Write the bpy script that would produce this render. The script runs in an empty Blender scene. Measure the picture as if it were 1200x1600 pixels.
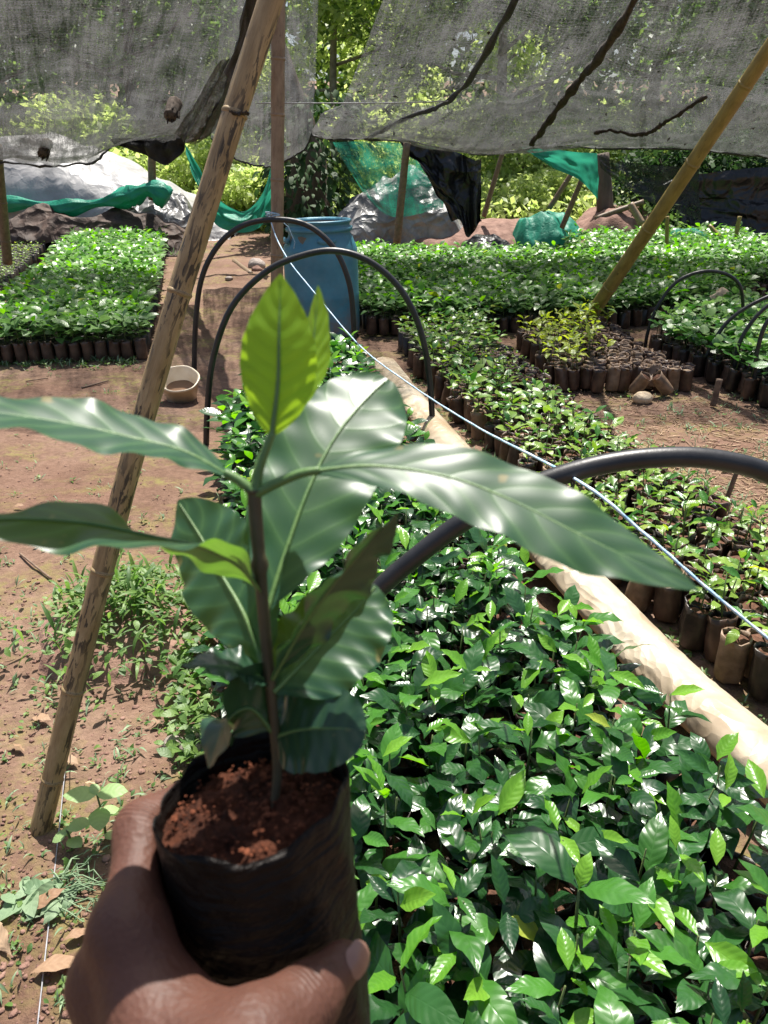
import bpy, math, random
import numpy as np
from mathutils import Vector, Matrix

# ------------------------------------------------------------------ camera, sky, sun, exposure
scene = bpy.context.scene
col = scene.collection
H = 1.35                       # eye height
PITCH = math.radians(25)       # camera looks down by this much
FPX = 1202.0                   # focal length in pixels of the 1200x1600 photograph
cam_d = bpy.data.cameras.new('camera'); cam = bpy.data.objects.new('camera', cam_d); col.objects.link(cam)
cam.location = (0, 0, H); cam.rotation_euler = (math.radians(90) - PITCH, 0, 0)
cam_d.sensor_fit = 'VERTICAL'; cam_d.sensor_height = 32.0; cam_d.lens = 32.0 * FPX / 1600
cam_d.clip_start = 0.02; cam_d.clip_end = 400
cam_d.dof.use_dof = True; cam_d.dof.focus_distance = 2.4; cam_d.dof.aperture_fstop = cam_d.lens / 1.75
scene.camera = cam

SUN_EL, SUN_AZ = 67.0, 9.0   # azimuth from +Y towards +X (negative = left of the view)
world = bpy.data.worlds.new('World'); scene.world = world; world.use_nodes = True
wn = world.node_tree; bg = wn.nodes['Background']
sky = wn.nodes.new('ShaderNodeTexSky'); sky.sky_type = 'NISHITA'; sky.sun_disc = False
sky.sun_elevation = math.radians(SUN_EL); sky.sun_rotation = math.radians(SUN_AZ)
sky.dust_density = 3.0; sky.air_density = 1.0
wn.links.new(sky.outputs[0], bg.inputs[0]); bg.inputs[1].default_value = 0.075
sd = bpy.data.lights.new('sun', 'SUN'); sun = bpy.data.objects.new('sun', sd); col.objects.link(sun)
sd.energy = 5.0; sd.angle = math.radians(0.55); sd.color = (1, .955, .88)
ce, se = math.cos(math.radians(SUN_EL)), math.sin(math.radians(SUN_EL))
to_sun = Vector((math.sin(math.radians(SUN_AZ)) * ce, math.cos(math.radians(SUN_AZ)) * ce, se))
sun.rotation_euler = to_sun.to_track_quat('Z', 'Y').to_euler(); sun.location = to_sun * 20
vs = scene.view_settings; vs.view_transform = 'Standard'; vs.look = 'None'; vs.exposure = 0.98; vs.gamma = 1; vs.use_curve_mapping = False
scene.render.engine = 'CYCLES'
scene.render.resolution_x = 768; scene.render.resolution_y = 1024
scene.cycles.transparent_max_bounces = 8; scene.cycles.caustics_reflective = False; scene.cycles.caustics_refractive = False; scene.cycles.max_bounces = 5; scene.cycles.diffuse_bounces = 3; scene.cycles.glossy_bounces = 3; scene.cycles.transmission_bounces = 4

# ------------------------------------------------------------------ geometry helpers
cp, sp = math.cos(PITCH), math.sin(PITCH)
R_, F_, U_ = Vector((1, 0, 0)), Vector((0, cp, -sp)), Vector((0, sp, cp))
EYE = Vector((0, 0, H))
def ray(x, y): return R_ * ((x - 600) / FPX) + U_ * ((800 - y) / FPX) + F_
def C(x, y, d): return EYE + ray(x, y) * d                       # photo point at axial distance d
def PY(x, y, Y): r = ray(x, y); return EYE + r * (Y / r.y)       # photo point at world distance Y
def terrain(x, y):
    y = np.asarray(y, float); x = np.asarray(x, float)
    z = np.clip(y - 8, 0, 6) * .045 + np.clip(y - 14, 0, 60) * .11
    return z + 0.0 * x
def G(x, y, z=0.0):                                              # photo point on the ground (+z)
    r = ray(x, y); t = (z - H) / r.z
    for _ in range(12):
        p = EYE + r * t
        zz = float(terrain(p.x, p.y)) + z
        t = t * .5 + .5 * (zz - H) / r.z
    return EYE + r * t
def camvec(r, u, b): return (R_ * r + U_ * u - F_ * b)           # b = towards the viewer

def vnoise(x, y, seed=0):
    x = np.asarray(x, float); y = np.asarray(y, float)
    xi = np.floor(x); yi = np.floor(y); xf = x - xi; yf = y - yi
    def h(a, b):
        v = np.sin(a * 127.1 + b * 311.7 + seed * 74.7) * 43758.5453
        return v - np.floor(v)
    u = xf * xf * (3 - 2 * xf); w = yf * yf * (3 - 2 * yf)
    return (h(xi, yi) * (1 - u) + h(xi + 1, yi) * u) * (1 - w) + (h(xi, yi + 1) * (1 - u) + h(xi + 1, yi + 1) * u) * w
def fbm(x, y, octv=4, seed=0):
    s = 0; a = .5; t = 0
    for i in range(octv):
        s = s + a * vnoise(np.asarray(x) * 2 ** i, np.asarray(y) * 2 ** i, seed + i * 3); t += a; a *= .5
    return s / t
def worley(x, y, seed=0):
    x = np.asarray(x, float); y = np.asarray(y, float); xi = np.floor(x); yi = np.floor(y); best = np.full(x.shape, 9.0)
    for i in (-1, 0, 1):
        for j in (-1, 0, 1):
            a = np.sin((xi + i) * 127.1 + (yi + j) * 311.7 + seed) * 43758.5453; b = np.sin((xi + i) * 269.5 + (yi + j) * 183.3 + seed) * 43758.5453
            best = np.minimum(best, np.hypot(xi + i + a - np.floor(a) - x, yi + j + b - np.floor(b) - y))
    return best
def ridged(x, y, octv=3, seed=0):
    s = 0; a = .5; t = 0
    for i in range(octv):
        n = vnoise(np.asarray(x) * 2 ** i, np.asarray(y) * 2 ** i, seed + i * 5)
        s = s + a * (1 - np.abs(2 * n - 1)) ** 1.5; t += a; a *= .5
    return s / t

class MB:
    """collects vertices and faces; build() links them as one mesh object"""
    def __init__(s): s.V = []; s.Fc = []; s.UV = []; s.n = 0
    def add(s, V, Fc, UV=None):
        V = np.asarray(V, float).reshape(-1, 3)
        s.V.append(V); s.Fc.extend((np.asarray(Fc, int) + s.n).tolist())
        s.UV.append(np.zeros((len(V), 2)) if UV is None else np.asarray(UV, float)); s.n += len(V); return s
    def add_many(s, shape, mats):
        """many copies of one leaf shape, mats = array of 4x4"""
        V, f, uv = shape; A = np.asarray(mats, float).reshape(-1, 4, 4); n = len(A); k = len(V)
        if n == 0: return s
        W = np.einsum('nij,kj->nki', A[:, :3, :3], V) + A[:, None, :3, 3]
        F_a = (np.asarray(f, int)[None] + (np.arange(n) * k)[:, None, None]).reshape(-1, len(f[0]))
        return s.add(W.reshape(-1, 3), F_a, np.tile(uv, (n, 1)))
    def grid(s, P, UV=None, closed=False):
        P = np.asarray(P, float); a, b = P.shape[:2]
        if UV is None:
            g = np.meshgrid(np.linspace(0, 1, a), np.linspace(0, 1, b), indexing='ij'); UV = np.stack(g, -1)
        i, j = np.meshgrid(np.arange(a - 1), np.arange(b - 1 + (1 if closed else 0)), indexing='ij'); k = (j + 1) % b
        f = np.stack([i * b + j, (i + 1) * b + j, (i + 1) * b + k, i * b + k], -1).reshape(-1, 4)
        return s.add(P.reshape(-1, 3), f, UV.reshape(-1, 2))
    def tube(s, pts, rad, seg=8, caps=True, wob=None):
        pts = [Vector(p) for p in pts]; n = len(pts)
        rad = rad if hasattr(rad, '__len__') else [rad] * n
        rows = []; up = None
        for i, p in enumerate(pts):
            t = (pts[min(i + 1, n - 1)] - pts[max(i - 1, 0)]).normalized()
            if up is None: up = t.orthogonal().normalized()
            up = (up - t * up.dot(t)).normalized(); bn = t.cross(up)
            rows.append([p + (up * math.cos(2 * math.pi * k / seg) + bn * math.sin(2 * math.pi * k / seg)) * rad[i] * (wob(i, k) if wob else 1) for k in range(seg)])
        P = np.array([[tuple(q) for q in r] for r in rows])
        L = np.linspace(0, 1, n); UV = np.stack(np.meshgrid(L, np.linspace(0, 1, seg), indexing='ij'), -1)
        base = s.n; s.grid(P[:, ::-1], UV, closed=True)
        if caps:
            s.Fc.append(tuple(base + k for k in range(seg))); e = base + (n - 1) * seg
            s.Fc.append(tuple(e + k for k in range(seg))[::-1])
        return s
    def lathe(s, prof, seg=24, M=None, wob=None):
        P = np.zeros((len(prof), seg, 3))
        for i, (r, z) in enumerate(prof):
            for k in range(seg):
                a = 2 * math.pi * k / seg; q = r * (wob(i, a) if wob else 1)
                P[i, k] = (q * math.cos(a), q * math.sin(a), z)
        if M is not None: P = (P.reshape(-1, 3) @ np.array(M.to_3x3()).T + np.array(M.translation)).reshape(P.shape)
        return s.grid(P[:, ::-1] if prof[-1][1] < prof[0][1] else P[:, ::-1], closed=True)
    def mesh(s, name, mat, smooth=True):
        me = bpy.data.meshes.new(name); V = np.concatenate(s.V); UV = np.concatenate(s.UV)
        me.from_pydata(V.tolist(), [], s.Fc)
        uv = me.uv_layers.new(name='UVMap'); li = np.empty(len(me.loops), int); me.loops.foreach_get('vertex_index', li)
        uv.data.foreach_set('uv', UV[li].ravel())
        if mat: me.materials.append(mat)
        if smooth: me.polygons.foreach_set('use_smooth', np.ones(len(me.polygons), bool))
        me.update(); return me
    def build(s, name, mat, parent=None, smooth=True):
        return link(name, s.mesh(name, mat, smooth), parent)

def link(name, me, parent=None):
    o = bpy.data.objects.new(name, me); col.objects.link(o)
    if parent: o.parent = parent
    return o
def tag(o, label=None, cat=None, group=None, kind=None):
    if label: o['label'] = label
    if cat: o['category'] = cat
    if group: o['group'] = group
    if kind: o['kind'] = kind
    return o
def thing(name, label, cat, loc=(0, 0, 0), group=None):
    o = bpy.data.objects.new(name, None); col.objects.link(o); o.location = loc; o.empty_display_size = .05
    return tag(o, label, cat, group)
def local(o, mb):                                                # world-space mesh data -> local space of the thing at o.location
    L = np.array(o.location); mb.V = [v - L for v in mb.V]; return mb
def spline(P, n):
    P = [np.array(p, float) for p in P]; k = len(P); out = []
    for i in range(n):
        t = i / (n - 1) * (k - 1); j = min(int(t), k - 2); f = t - j
        p0, p1, p2, p3 = P[max(j - 1, 0)], P[j], P[j + 1], P[min(j + 2, k - 1)]
        out.append(.5 * (2 * p1 + (p2 - p0) * f + (2 * p0 - 5 * p1 + 4 * p2 - p3) * f * f + (3 * p1 - p0 - 3 * p2 + p3) * f ** 3))
    return np.array(out)

# ------------------------------------------------------------------ materials
class NT:
    def __init__(s, name):
        s.m = bpy.data.materials.new(name); s.m.use_nodes = True; s.t = s.m.node_tree
        s.b = s.t.nodes['Principled BSDF']; s.out = s.t.nodes['Material Output']
    def n(s, typ, **kw):
        nd = s.t.nodes.new('ShaderNode' + typ)
        for k, v in kw.items(): setattr(nd, k, v)
        return nd
    def l(s, a, b): s.t.links.new(a, b)
    def val(s, sock, v):
        if hasattr(v, 'is_linked') or hasattr(v, 'links'): s.l(v, sock)
        else: sock.default_value = v
    def math(s, op, a, b=0.0, c=0.0):
        nd = s.n('Math', operation=op)
        for i, v in enumerate((a, b, c)): s.val(nd.inputs[i], v)
        return nd.outputs[0]
    def noise(s, scale, detail=4, rough=.55, vec=None, dist=0):
        nd = s.n('TexNoise'); nd.inputs['Scale'].default_value = scale; nd.inputs['Detail'].default_value = detail
        nd.inputs['Roughness'].default_value = rough; nd.inputs['Distortion'].default_value = dist
        if vec is not None: s.l(vec, nd.inputs['Vector'])
        return nd.outputs['Fac']
    def coord(s, which='Object'): return s.n('TexCoord').outputs[which]
    def ramp(s, fac, stops):
        nd = s.n('ValToRGB'); s.l(fac, nd.inputs[0]); e = nd.color_ramp.elements
        while len(e) < len(stops): e.new(.5)
        for el, (p, c) in zip(e, stops): el.position = p; el.color = tuple(c) + (1,) if len(c) == 3 else c
        return nd.outputs[0]
    def mix(s, fac, a, b):
        nd = s.n('Mix', data_type='RGBA'); s.val(nd.inputs[0], fac)
        for i, v in ((6, a), (7, b)):
            if isinstance(v, tuple): nd.inputs[i].default_value = v + (1,) if len(v) == 3 else v
            else: s.l(v, nd.inputs[i])
        return nd.outputs[2]
    def bump(s, h, strength=.3, dist=.01):
        nd = s.n('Bump'); nd.inputs['Strength'].default_value = strength; nd.inputs['Distance'].default_value = dist
        s.l(h, nd.inputs['Height']); s.l(nd.outputs[0], s.b.inputs['Normal']); return nd.outputs[0]
    def mapping(s, vec, scale):
        nd = s.n('Mapping'); s.l(vec, nd.inputs[0]); nd.inputs['Scale'].default_value = scale; return nd.outputs[0]

def plain(name, a, b, scale=8, rough=.6, bump=.25, bscale=None, spec=.5, stretch=None, bdist=.01, lo=.35, hi=.65):
    t = NT(name); v = t.coord('Object')
    if stretch: v = t.mapping(v, stretch)
    t.l(t.ramp(t.noise(scale, 6, .6, v), [(lo, a), (hi, b)]), t.b.inputs['Base Color'])
    t.b.inputs['Roughness'].default_value = rough; t.b.inputs['Specular IOR Level'].default_value = spec
    if bump: t.bump(t.noise(bscale or scale * 4, 5, .6, v), bump, bdist)
    return t.m

def rnd_value(t):
    oi = t.n('ObjectInfo').outputs['Random']; gi = t.n('NewGeometry').outputs['Random Per Island']
    return t.math('FRACT', t.math('ADD', oi, gi))
def leaf_mat(name, dark, light, rough=.3, transl=.25, tcol=None, nveins=8, bump=.12, veincol=None, spec=.5, veinmix=.22, bdist=.004, spots=0.0, crisp=0.0):
    t = NT(name); uv = t.n('UVMap').outputs[0]; sx = t.n('SeparateXYZ'); t.l(uv, sx.inputs[0])
    u, v = sx.outputs[0], sx.outputs[1]
    a = t.math('ABSOLUTE', t.math('MULTIPLY_ADD', v, 2.0, -1.0))
    pos = t.math('SUBTRACT', u, t.math('MULTIPLY', t.math('POWER', a, 1.3), .17))
    sn = t.math('ABSOLUTE', t.math('SINE', t.math('MULTIPLY', pos, math.pi * nveins)))
    quilt = t.math('ADD', t.math('MULTIPLY', t.math('POWER', sn, 2.0), .7), t.math('MULTIPLY', t.math('POWER', sn, .6), .3))
    midr = t.math('SMOOTH_MIN', t.math('MULTIPLY', a, 14.0), 1.0, .2)
    if crisp: quilt = t.math('SUBTRACT', quilt, t.math('MULTIPLY', t.math('POWER', t.math('SUBTRACT', 1.0, sn), 7.0), crisp))
    h = t.math('MULTIPLY', quilt, midr)
    r = rnd_value(t)
    r2 = t.math('ADD', t.math('MULTIPLY', r, .75), t.math('MULTIPLY', t.noise(9, 3, .6, t.coord('Object')), .35))
    c = t.ramp(r2, [(.2, dark), (.9, light)])
    vein = t.math('MULTIPLY', t.math('SUBTRACT', 1.0, h), veinmix); vein = t.math('POWER', t.math('MAXIMUM', vein, 0.0), 1.6)
    vc = veincol or tuple(min(1, q * 1.5 + .02) for q in light)
    c = t.mix(vein, c, vc)
    if spots:
        sp_ = t.ramp(t.noise(60, 2, .5, t.coord('Object')), [(.70, (0, 0, 0)), (.74, (1, 1, 1))])
        c = t.mix(t.math('MULTIPLY', sp_, spots), c, (.35, .25, .1))
    t.l(c, t.b.inputs['Base Color'])
    t.b.inputs['Roughness'].default_value = rough; t.b.inputs['Specular IOR Level'].default_value = spec
    nrm = t.bump(h, bump, bdist)
    if transl:
        tr = t.n('BsdfTranslucent'); t.l(nrm, tr.inputs['Normal'])
        if tcol: tr.inputs[0].default_value = tcol + (1,)
        else:
            hs = t.n('HueSaturation'); hs.inputs['Value'].default_value = 2.2; hs.inputs['Saturation'].default_value = 1.1; t.l(c, hs.inputs['Color']); t.l(hs.outputs[0], tr.inputs[0])
        mx = t.n('MixShader'); mx.inputs[0].default_value = transl; t.l(t.b.outputs[0], mx.inputs[1]); t.l(tr.outputs[0], mx.inputs[2]); t.l(mx.outputs[0], t.out.inputs[0])
    return t.m

M = {}
M['leaf_old'] = leaf_mat('coffee_leaf_mature', (.008, .038, .011), (.024, .088, .018), .29, .12, spec=.5)
M['leaf_mid'] = leaf_mat('coffee_leaf_mid', (.022, .085, .012), (.055, .18, .024), .30, .2, spec=.5)
M['leaf_new'] = leaf_mat('coffee_leaf_young', (.07, .22, .018), (.17, .36, .035), .30, .35)
M['leaf_small'] = leaf_mat('seedling_leaf_small', (.07, .16, .02), (.21, .33, .05), .36, .28)
M['leaf_bed'] = leaf_mat('bed_leaf_bright', (.06, .145, .04), (.17, .29, .095), .38, .25, spec=.6)
M['leaf_yellow'] = leaf_mat('seedling_leaf_yellow', (.19, .28, .03), (.36, .42, .06), .4, .4)
M['leaf_pale'] = leaf_mat('seedling_leaf_pale', (.10, .20, .05), (.20, .33, .10), .4, .3)
M['leaf_weed'] = leaf_mat('weed_leaf', (.05, .12, .025), (.16, .26, .06), .5, .35, nveins=6)
M['leaf_sprout'] = leaf_mat('sprout_leaf', (.20, .33, .12), (.30, .42, .18), .5, .35, nveins=6)
M['leaf_dark'] = leaf_mat('dark_tree_leaf', (.02, .05, .014), (.05, .10, .03), .65, .2, spec=.3)  # deep shade on the far bushes and trunk put into the leaf colour
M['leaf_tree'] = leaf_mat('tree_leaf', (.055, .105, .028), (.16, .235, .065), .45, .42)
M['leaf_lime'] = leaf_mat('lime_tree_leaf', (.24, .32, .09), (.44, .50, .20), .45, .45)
M['leaf_dry'] = leaf_mat('dry_leaf', (.20, .11, .06), (.42, .29, .18), .7, .1, nveins=7)
M['leaf_wilt'] = leaf_mat('wilted_leaf', (.12, .20, .10), (.24, .33, .19), .6, .2, nveins=6)
M['stem'] = plain('green_stem', (.06, .10, .03), (.12, .15, .05), 30, .5, .1)
M['bag'] = plain('brown_polythene', (.045, .026, .018), (.13, .075, .05), 14, .42, .4, 40, bdist=.006)
M['bag_dark'] = plain('black_polythene', (.012, .010, .009), (.05, .034, .026), 14, .38, .4, 40, bdist=.006)
M['bag_tan'] = plain('weathered_tan_polythene', (.14, .085, .05), (.30, .20, .13), 14, .5, .5, 40, bdist=.006)
M['soil_bag'] = plain('potting_soil', (.07, .035, .022), (.17, .085, .055), 60, .9, .8, 120, spec=.2)
M['pipe'] = plain('black_pipe', (.012, .012, .013), (.03, .03, .032), 12, .42, .08, 60)
M['twine'] = plain('blue_white_twine', (.22, .42, .62), (.62, .72, .80), 60, .6, .2, 200)
M['string'] = plain('grey_string', (.22, .22, .24), (.36, .36, .38), 30, .6, .2)
M['drum'] = None
M['twig'] = plain('dry_twig', (.10, .06, .04), (.22, .15, .10), 20, .8, .3)
M['litter'] = plain('leaf_litter_dark', (.02, .016, .012), (.07, .05, .035), 25, .9, .5)
M['bark'] = plain('tree_bark', (.07, .052, .038), (.17, .13, .10), 6, .85, .7, 25, stretch=(1, 1, .3), bdist=.03)
M['bark_pale'] = plain('pale_branch_bark', (.16, .13, .10), (.33, .29, .24), 6, .8, .4, 25, bdist=.02)

def soil_material():
    t = NT('red_soil'); v = t.coord('Object')
    base = t.ramp(t.noise(1.6, 7, .62, v), [(.30, (.125, .066, .042)), (.50, (.205, .125, .086)), (.70, (.285, .19, .138))])
    fine = t.ramp(t.noise(38, 5, .65, v), [(.3, (.60, .57, .55)), (.62, (1.06, 1.06, 1.06))])
    m = t.n('Mix', data_type='RGBA', blend_type='MULTIPLY'); m.inputs[0].default_value = .8; t.l(base, m.inputs[6]); t.l(fine, m.inputs[7])
    c = m.outputs[2]
    mossm = t.math('MULTIPLY', t.ramp(t.noise(2.1, 5, .65, t.mapping(v, (1, 1.3, 1)), .3), [(.48, (0, 0, 0)), (.62, (1, 1, 1))]), t.ramp(t.noise(22, 3, .6, v), [(.4, (0, 0, 0)), (.62, (.8, .8, .8))]))
    c = t.mix(mossm, c, (.23, .205, .065))
    damp = t.ramp(t.noise(.8, 3, .5, v), [(.52, (0, 0, 0)), (.75, (.5, .5, .5))])
    c = t.mix(damp, c, (.12, .048, .030))
    t.l(c, t.b.inputs['Base Color']); t.b.inputs['Roughness'].default_value = .85; t.b.inputs['Specular IOR Level'].default_value = .25
    hh = t.math('ADD', t.noise(55, 6, .7, v), t.math('MULTIPLY', t.noise(9, 4, .6, v), 1.5))
    t.bump(hh, .75, .02)
    return t.m
M['soil'] = soil_material()

def bamboo_mat(name, a, b, spot, spots=(.52, .57)):
    t = NT(name); uv = t.n('UVMap').outputs[0]
    v = t.coord('Object')
    c = t.ramp(t.noise(3, 5, .6, t.mapping(uv, (9, 2.2, 1))), [(.3, a), (.7, b)])
    fib = t.ramp(t.noise(8, 4, .6, t.mapping(uv, (3, 14, 1))), [(.3, (.72, .72, .72)), (.7, (1.1, 1.1, 1.1))])
    m = t.n('Mix', data_type='RGBA', blend_type='MULTIPLY'); m.inputs[0].default_value = .8; t.l(c, m.inputs[6]); t.l(fib, m.inputs[7]); c = m.outputs[2]
    sm = t.ramp(t.noise(3.2, 4, .6, t.mapping(uv, (14, 4.5, 1)), .5), [(spots[0], (0, 0, 0)), (spots[1], (1, 1, 1))])
    big = t.ramp(t.noise(2, 2, .5, t.mapping(uv, (4, 2, 1))), [(.38, (0, 0, 0)), (.55, (1, 1, 1))])
    c = t.mix(t.math('MULTIPLY', t.math('MULTIPLY', sm, big), .88), c, spot)
    t.l(c, t.b.inputs['Base Color']); t.b.inputs['Roughness'].default_value = .5
    t.bump(t.noise(6, 5, .6, t.mapping(uv, (4, 16, 1))), .25, .006)
    return t.m
M['bamboo'] = bamboo_mat('mottled_bamboo', (.26, .17, .070), (.45, .325, .165), (.018, .013, .009), (.51, .56))
M['bamboo_grey'] = bamboo_mat('weathered_bamboo', (.22, .14, .085), (.40, .28, .185), (.03, .022, .018), (.62, .70))
M['bamboo_olive'] = bamboo_mat('olive_bamboo', (.20, .145, .035), (.36, .27, .075), (.09, .07, .02), (.60, .72))
M['pole'] = bamboo_mat('thin_dry_pole', (.13, .085, .05), (.26, .18, .11), (.04, .03, .02), (.62, .70))

def sheet_mat(name, a, b, rough=.4, scale=3, bump=.4, bscale=14, transp=0.0, transl=0.0, weave=None, spec=.5, bdist=.03, dens=0.0, crumple=0.0):
    t = NT(name); v = t.coord('Object')
    if weave: v_c = t.mapping(t.n('UVMap').outputs[0], (weave[0] / scale, weave[1] / scale, 1))
    else: v_c = v
    t.l(t.ramp(t.noise(scale, 5, .6, v_c), [(.32, a), (.68, b)]), t.b.inputs['Base Color'])
    t.b.inputs['Roughness'].default_value = rough; t.b.inputs['Specular IOR Level'].default_value = spec
    hgt = t.noise(bscale, 4, .55, v, .8)
    if crumple:
        v1 = t.n('TexVoronoi'); v1.inputs['Scale'].default_value = crumple; v2 = t.n('TexVoronoi'); v2.inputs['Scale'].default_value = crumple * 2.3
        wv = t.n('VectorMath', operation='ADD'); nz = t.n('TexNoise'); nz.inputs['Scale'].default_value = 2.0; t.l(v, nz.inputs['Vector']); t.l(v, wv.inputs[0]); t.l(nz.outputs['Color'], wv.inputs[1])
        t.l(wv.outputs[0], v1.inputs['Vector']); t.l(wv.outputs[0], v2.inputs['Vector'])
        hgt = t.math('ADD', t.math('ADD', t.math('MULTIPLY', v1.outputs['Distance'], 1.6), t.math('MULTIPLY', v2.outputs['Distance'], .7)), t.math('MULTIPLY', hgt, .3))
    nrm = t.bump(hgt, bump, bdist)
    sh = t.b.outputs[0]
    if transl:
        tr = t.n('BsdfTranslucent'); tr.inputs[0].default_value = tuple(b) + (1,); mx = t.n('MixShader'); mx.inputs[0].default_value = transl
        t.l(sh, mx.inputs[1]); t.l(tr.outputs[0], mx.inputs[2]); sh = mx.outputs[0]
    if transp:
        tp = t.n('BsdfTransparent'); mx = t.n('MixShader')
        uv = t.n('UVMap').outputs[0]
        w1 = t.noise(1.0, 2, .6, t.mapping(uv, (8, 190, 1))); w2 = t.noise(1.0, 2, .6, t.mapping(uv, (190, 8, 1))); w3 = t.noise(1.0, 3, .6, t.mapping(uv, (150, 150, 1)))
        big = t.math('ADD', t.math('MULTIPLY', t.noise(4.0, 4, .6, uv), 1.7), t.math('MULTIPLY', t.noise(1.0, 3, .55, t.mapping(uv, (26, 2.2, 1)), .6), 1.0))
        s_ = t.math('ADD', t.math('ADD', t.math('MULTIPLY', w1, .9), t.math('MULTIPLY', w2, .6)), t.math('ADD', t.math('MULTIPLY', w3, 1.2), t.math('MULTIPLY', big, .8)))
        sy = t.n('SeparateXYZ'); t.l(uv, sy.inputs[0]); tr_ = t.math('MULTIPLY_ADD', t.math('POWER', t.math('DIVIDE', sy.outputs[1], 1.6), 2.0), -dens, transp)
        f = t.math('MULTIPLY_ADD', t.math('SUBTRACT', s_, 2.43), 1.35, tr_)
        f = t.math('MINIMUM', t.math('MAXIMUM', f, .05), .92)
        t.l(f, mx.inputs[0]); t.l(sh, mx.inputs[1]); t.l(tp.outputs[0], mx.inputs[2]); sh = mx.outputs[0]
    t.l(sh, t.out.inputs[0]); return t.m
M['net'] = sheet_mat('grey_shade_net', (.020, .020, .022), (.18, .18, .185), .6, 5, .2, 20, transp=.56, transl=.3, dens=.36, weave=(210, 210))
M['net_hem'] = sheet_mat('black_net_hem', (.010, .010, .011), (.04, .04, .042), .6, 5, .5, 30)
M['tarp_silver'] = sheet_mat('silver_tarp', (.25, .245, .24), (.42, .41, .405), .45, 2.2, .4, 9, bdist=.08, crumple=1.4)
M['tarp_brown'] = sheet_mat('brown_tarp', (.03, .017, .011), (.085, .048, .032), .75, 3, .6, 9, bdist=.14, crumple=2.0)
M['tarp_grey'] = sheet_mat('grey_plastic_sheet', (.05, .048, .048), (.34, .335, .33), .36, 2.4, .6, 9, bdist=.14, crumple=2.2)
M['tarp_black'] = sheet_mat('black_plastic_sheet', (.006, .006, .007), (.018, .018, .019), .38, 4, .5, 10, bdist=.10, crumple=2.6)
M['cloth_green'] = sheet_mat('green_shade_cloth', (.01, .20, .13), (.04, .36, .24), .5, 5, .4, 20, transl=.35)
M['net_green'] = sheet_mat('green_net', (.01, .20, .13), (.04, .34, .23), .5, 5, .2, 20, transp=.45, transl=.5)
M['net_black'] = sheet_mat('black_net', (.008, .008, .009), (.03, .03, .03), .6, 5, .2, 20, transp=.25)
M['tube'] = sheet_mat('cream_plastic', (.36, .26, .16), (.60, .53, .41), .42, 3.5, .35, 10, transl=.1, bdist=.03, crumple=7)
M['sacking'] = sheet_mat('pale_sack', (.42, .30, .17), (.66, .54, .38), .6, 5, .5, 20)
M['rock'] = plain('rock', (.20, .16, .14), (.42, .36, .32), 7, .85, .6, 25, bdist=.02)
M['rock_red'] = plain('red_clod', (.14, .070, .050), (.28, .165, .125), 9, .9, .6, 40, bdist=.02)

# ------------------------------------------------------------------ leaves and seedlings
PT = [0, .05, .12, .22, .36, .5, .64, .77, .87, .94, 1.0]
PW = [.035, .05, .30, .68, .95, 1, .90, .62, .33, .12, .0]
def leaf_arrays(L=1, W=.42, nu=8, nv=4, droop=.6, fold=.25, wavy=.03, seed=0, prof=None, lift=0.0):
    r = random.Random(seed); ph = r.random() * 6
    t = np.linspace(0, 1, nu + 1); th = lift - droop * t ** 1.2
    x = np.concatenate([[0], np.cumsum(np.cos((th[1:] + th[:-1]) / 2))]) * L / nu
    z = np.concatenate([[0], np.cumsum(np.sin((th[1:] + th[:-1]) / 2))]) * L / nu
    w = np.interp(t, PT, prof or PW) * W * L / 2
    v = np.linspace(-1, 1, nv + 1)
    P = np.zeros((nu + 1, nv + 1, 3))
    for j, q in enumerate(v):
        e = abs(q)
        off = fold * e * w - .12 * e * e * w + wavy * L * e * e * np.sin(t * 17 + ph + (0 if q > 0 else 2.1)) * np.minimum(1, w / (W * L * .3))
        P[:, j, 0] = x - np.sin(th) * off; P[:, j, 1] = q * w; P[:, j, 2] = z + np.cos(th) * off
    UV = np.stack(np.meshgrid(t, (v + 1) / 2, indexing='ij'), -1)
    f = [(i * (nv + 1) + j, (i + 1) * (nv + 1) + j, (i + 1) * (nv + 1) + j + 1, i * (nv + 1) + j + 1) for i in range(nu) for j in range(nv)]
    return P.reshape(-1, 3), f, UV.reshape(-1, 2)
PROF_ROUND = [.04, .06, .5, .85, 1, .98, .88, .68, .45, .22, 0]
SHAPES = {}
def shapes(key, n, **kw):
    rr = random.Random(len(SHAPES) * 7 + 3); out = []
    for i in range(n):
        k = dict(kw); k['droop'] = kw['droop'] * rr.uniform(.5, 1.5); k['W'] = kw['W'] * rr.uniform(.85, 1.15); k['wavy'] = kw.get('wavy', .03) * rr.uniform(.5, 1.5)
        out.append(leaf_arrays(seed=i + 11 * len(SHAPES), **k))
    SHAPES[key] = out
shapes('near', 12, W=.385, nu=12, nv=4, droop=1.2, fold=.15, wavy=.03, lift=.38)
shapes('young', 5, W=.42, nu=7, nv=4, droop=.35, fold=.5, wavy=.03, lift=.1)
shapes('far', 6, W=.50, nu=4, nv=2, droop=.7, fold=.25, wavy=.02, lift=.2)
shapes('round', 5, W=.72, nu=6, nv=4, droop=.5, fold=.15, wavy=.03, lift=.1, prof=PROF_ROUND)
shapes('heart', 4, W=.8, nu=6, nv=4, droop=.6, fold=.12, wavy=.02, lift=.1, prof=PROF_ROUND)
shapes('blade', 4, W=.13, nu=5, nv=2, droop=1.4, fold=.4, wavy=.0, lift=.5)
shapes('card', 4, W=.55, nu=2, nv=1, droop=.5, fold=.0, wavy=.0, lift=.1)
shapes('tree', 4, W=.5, nu=2, nv=2, droop=.5, fold=.3, wavy=.0, lift=.1)
MESHC = {}
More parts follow.
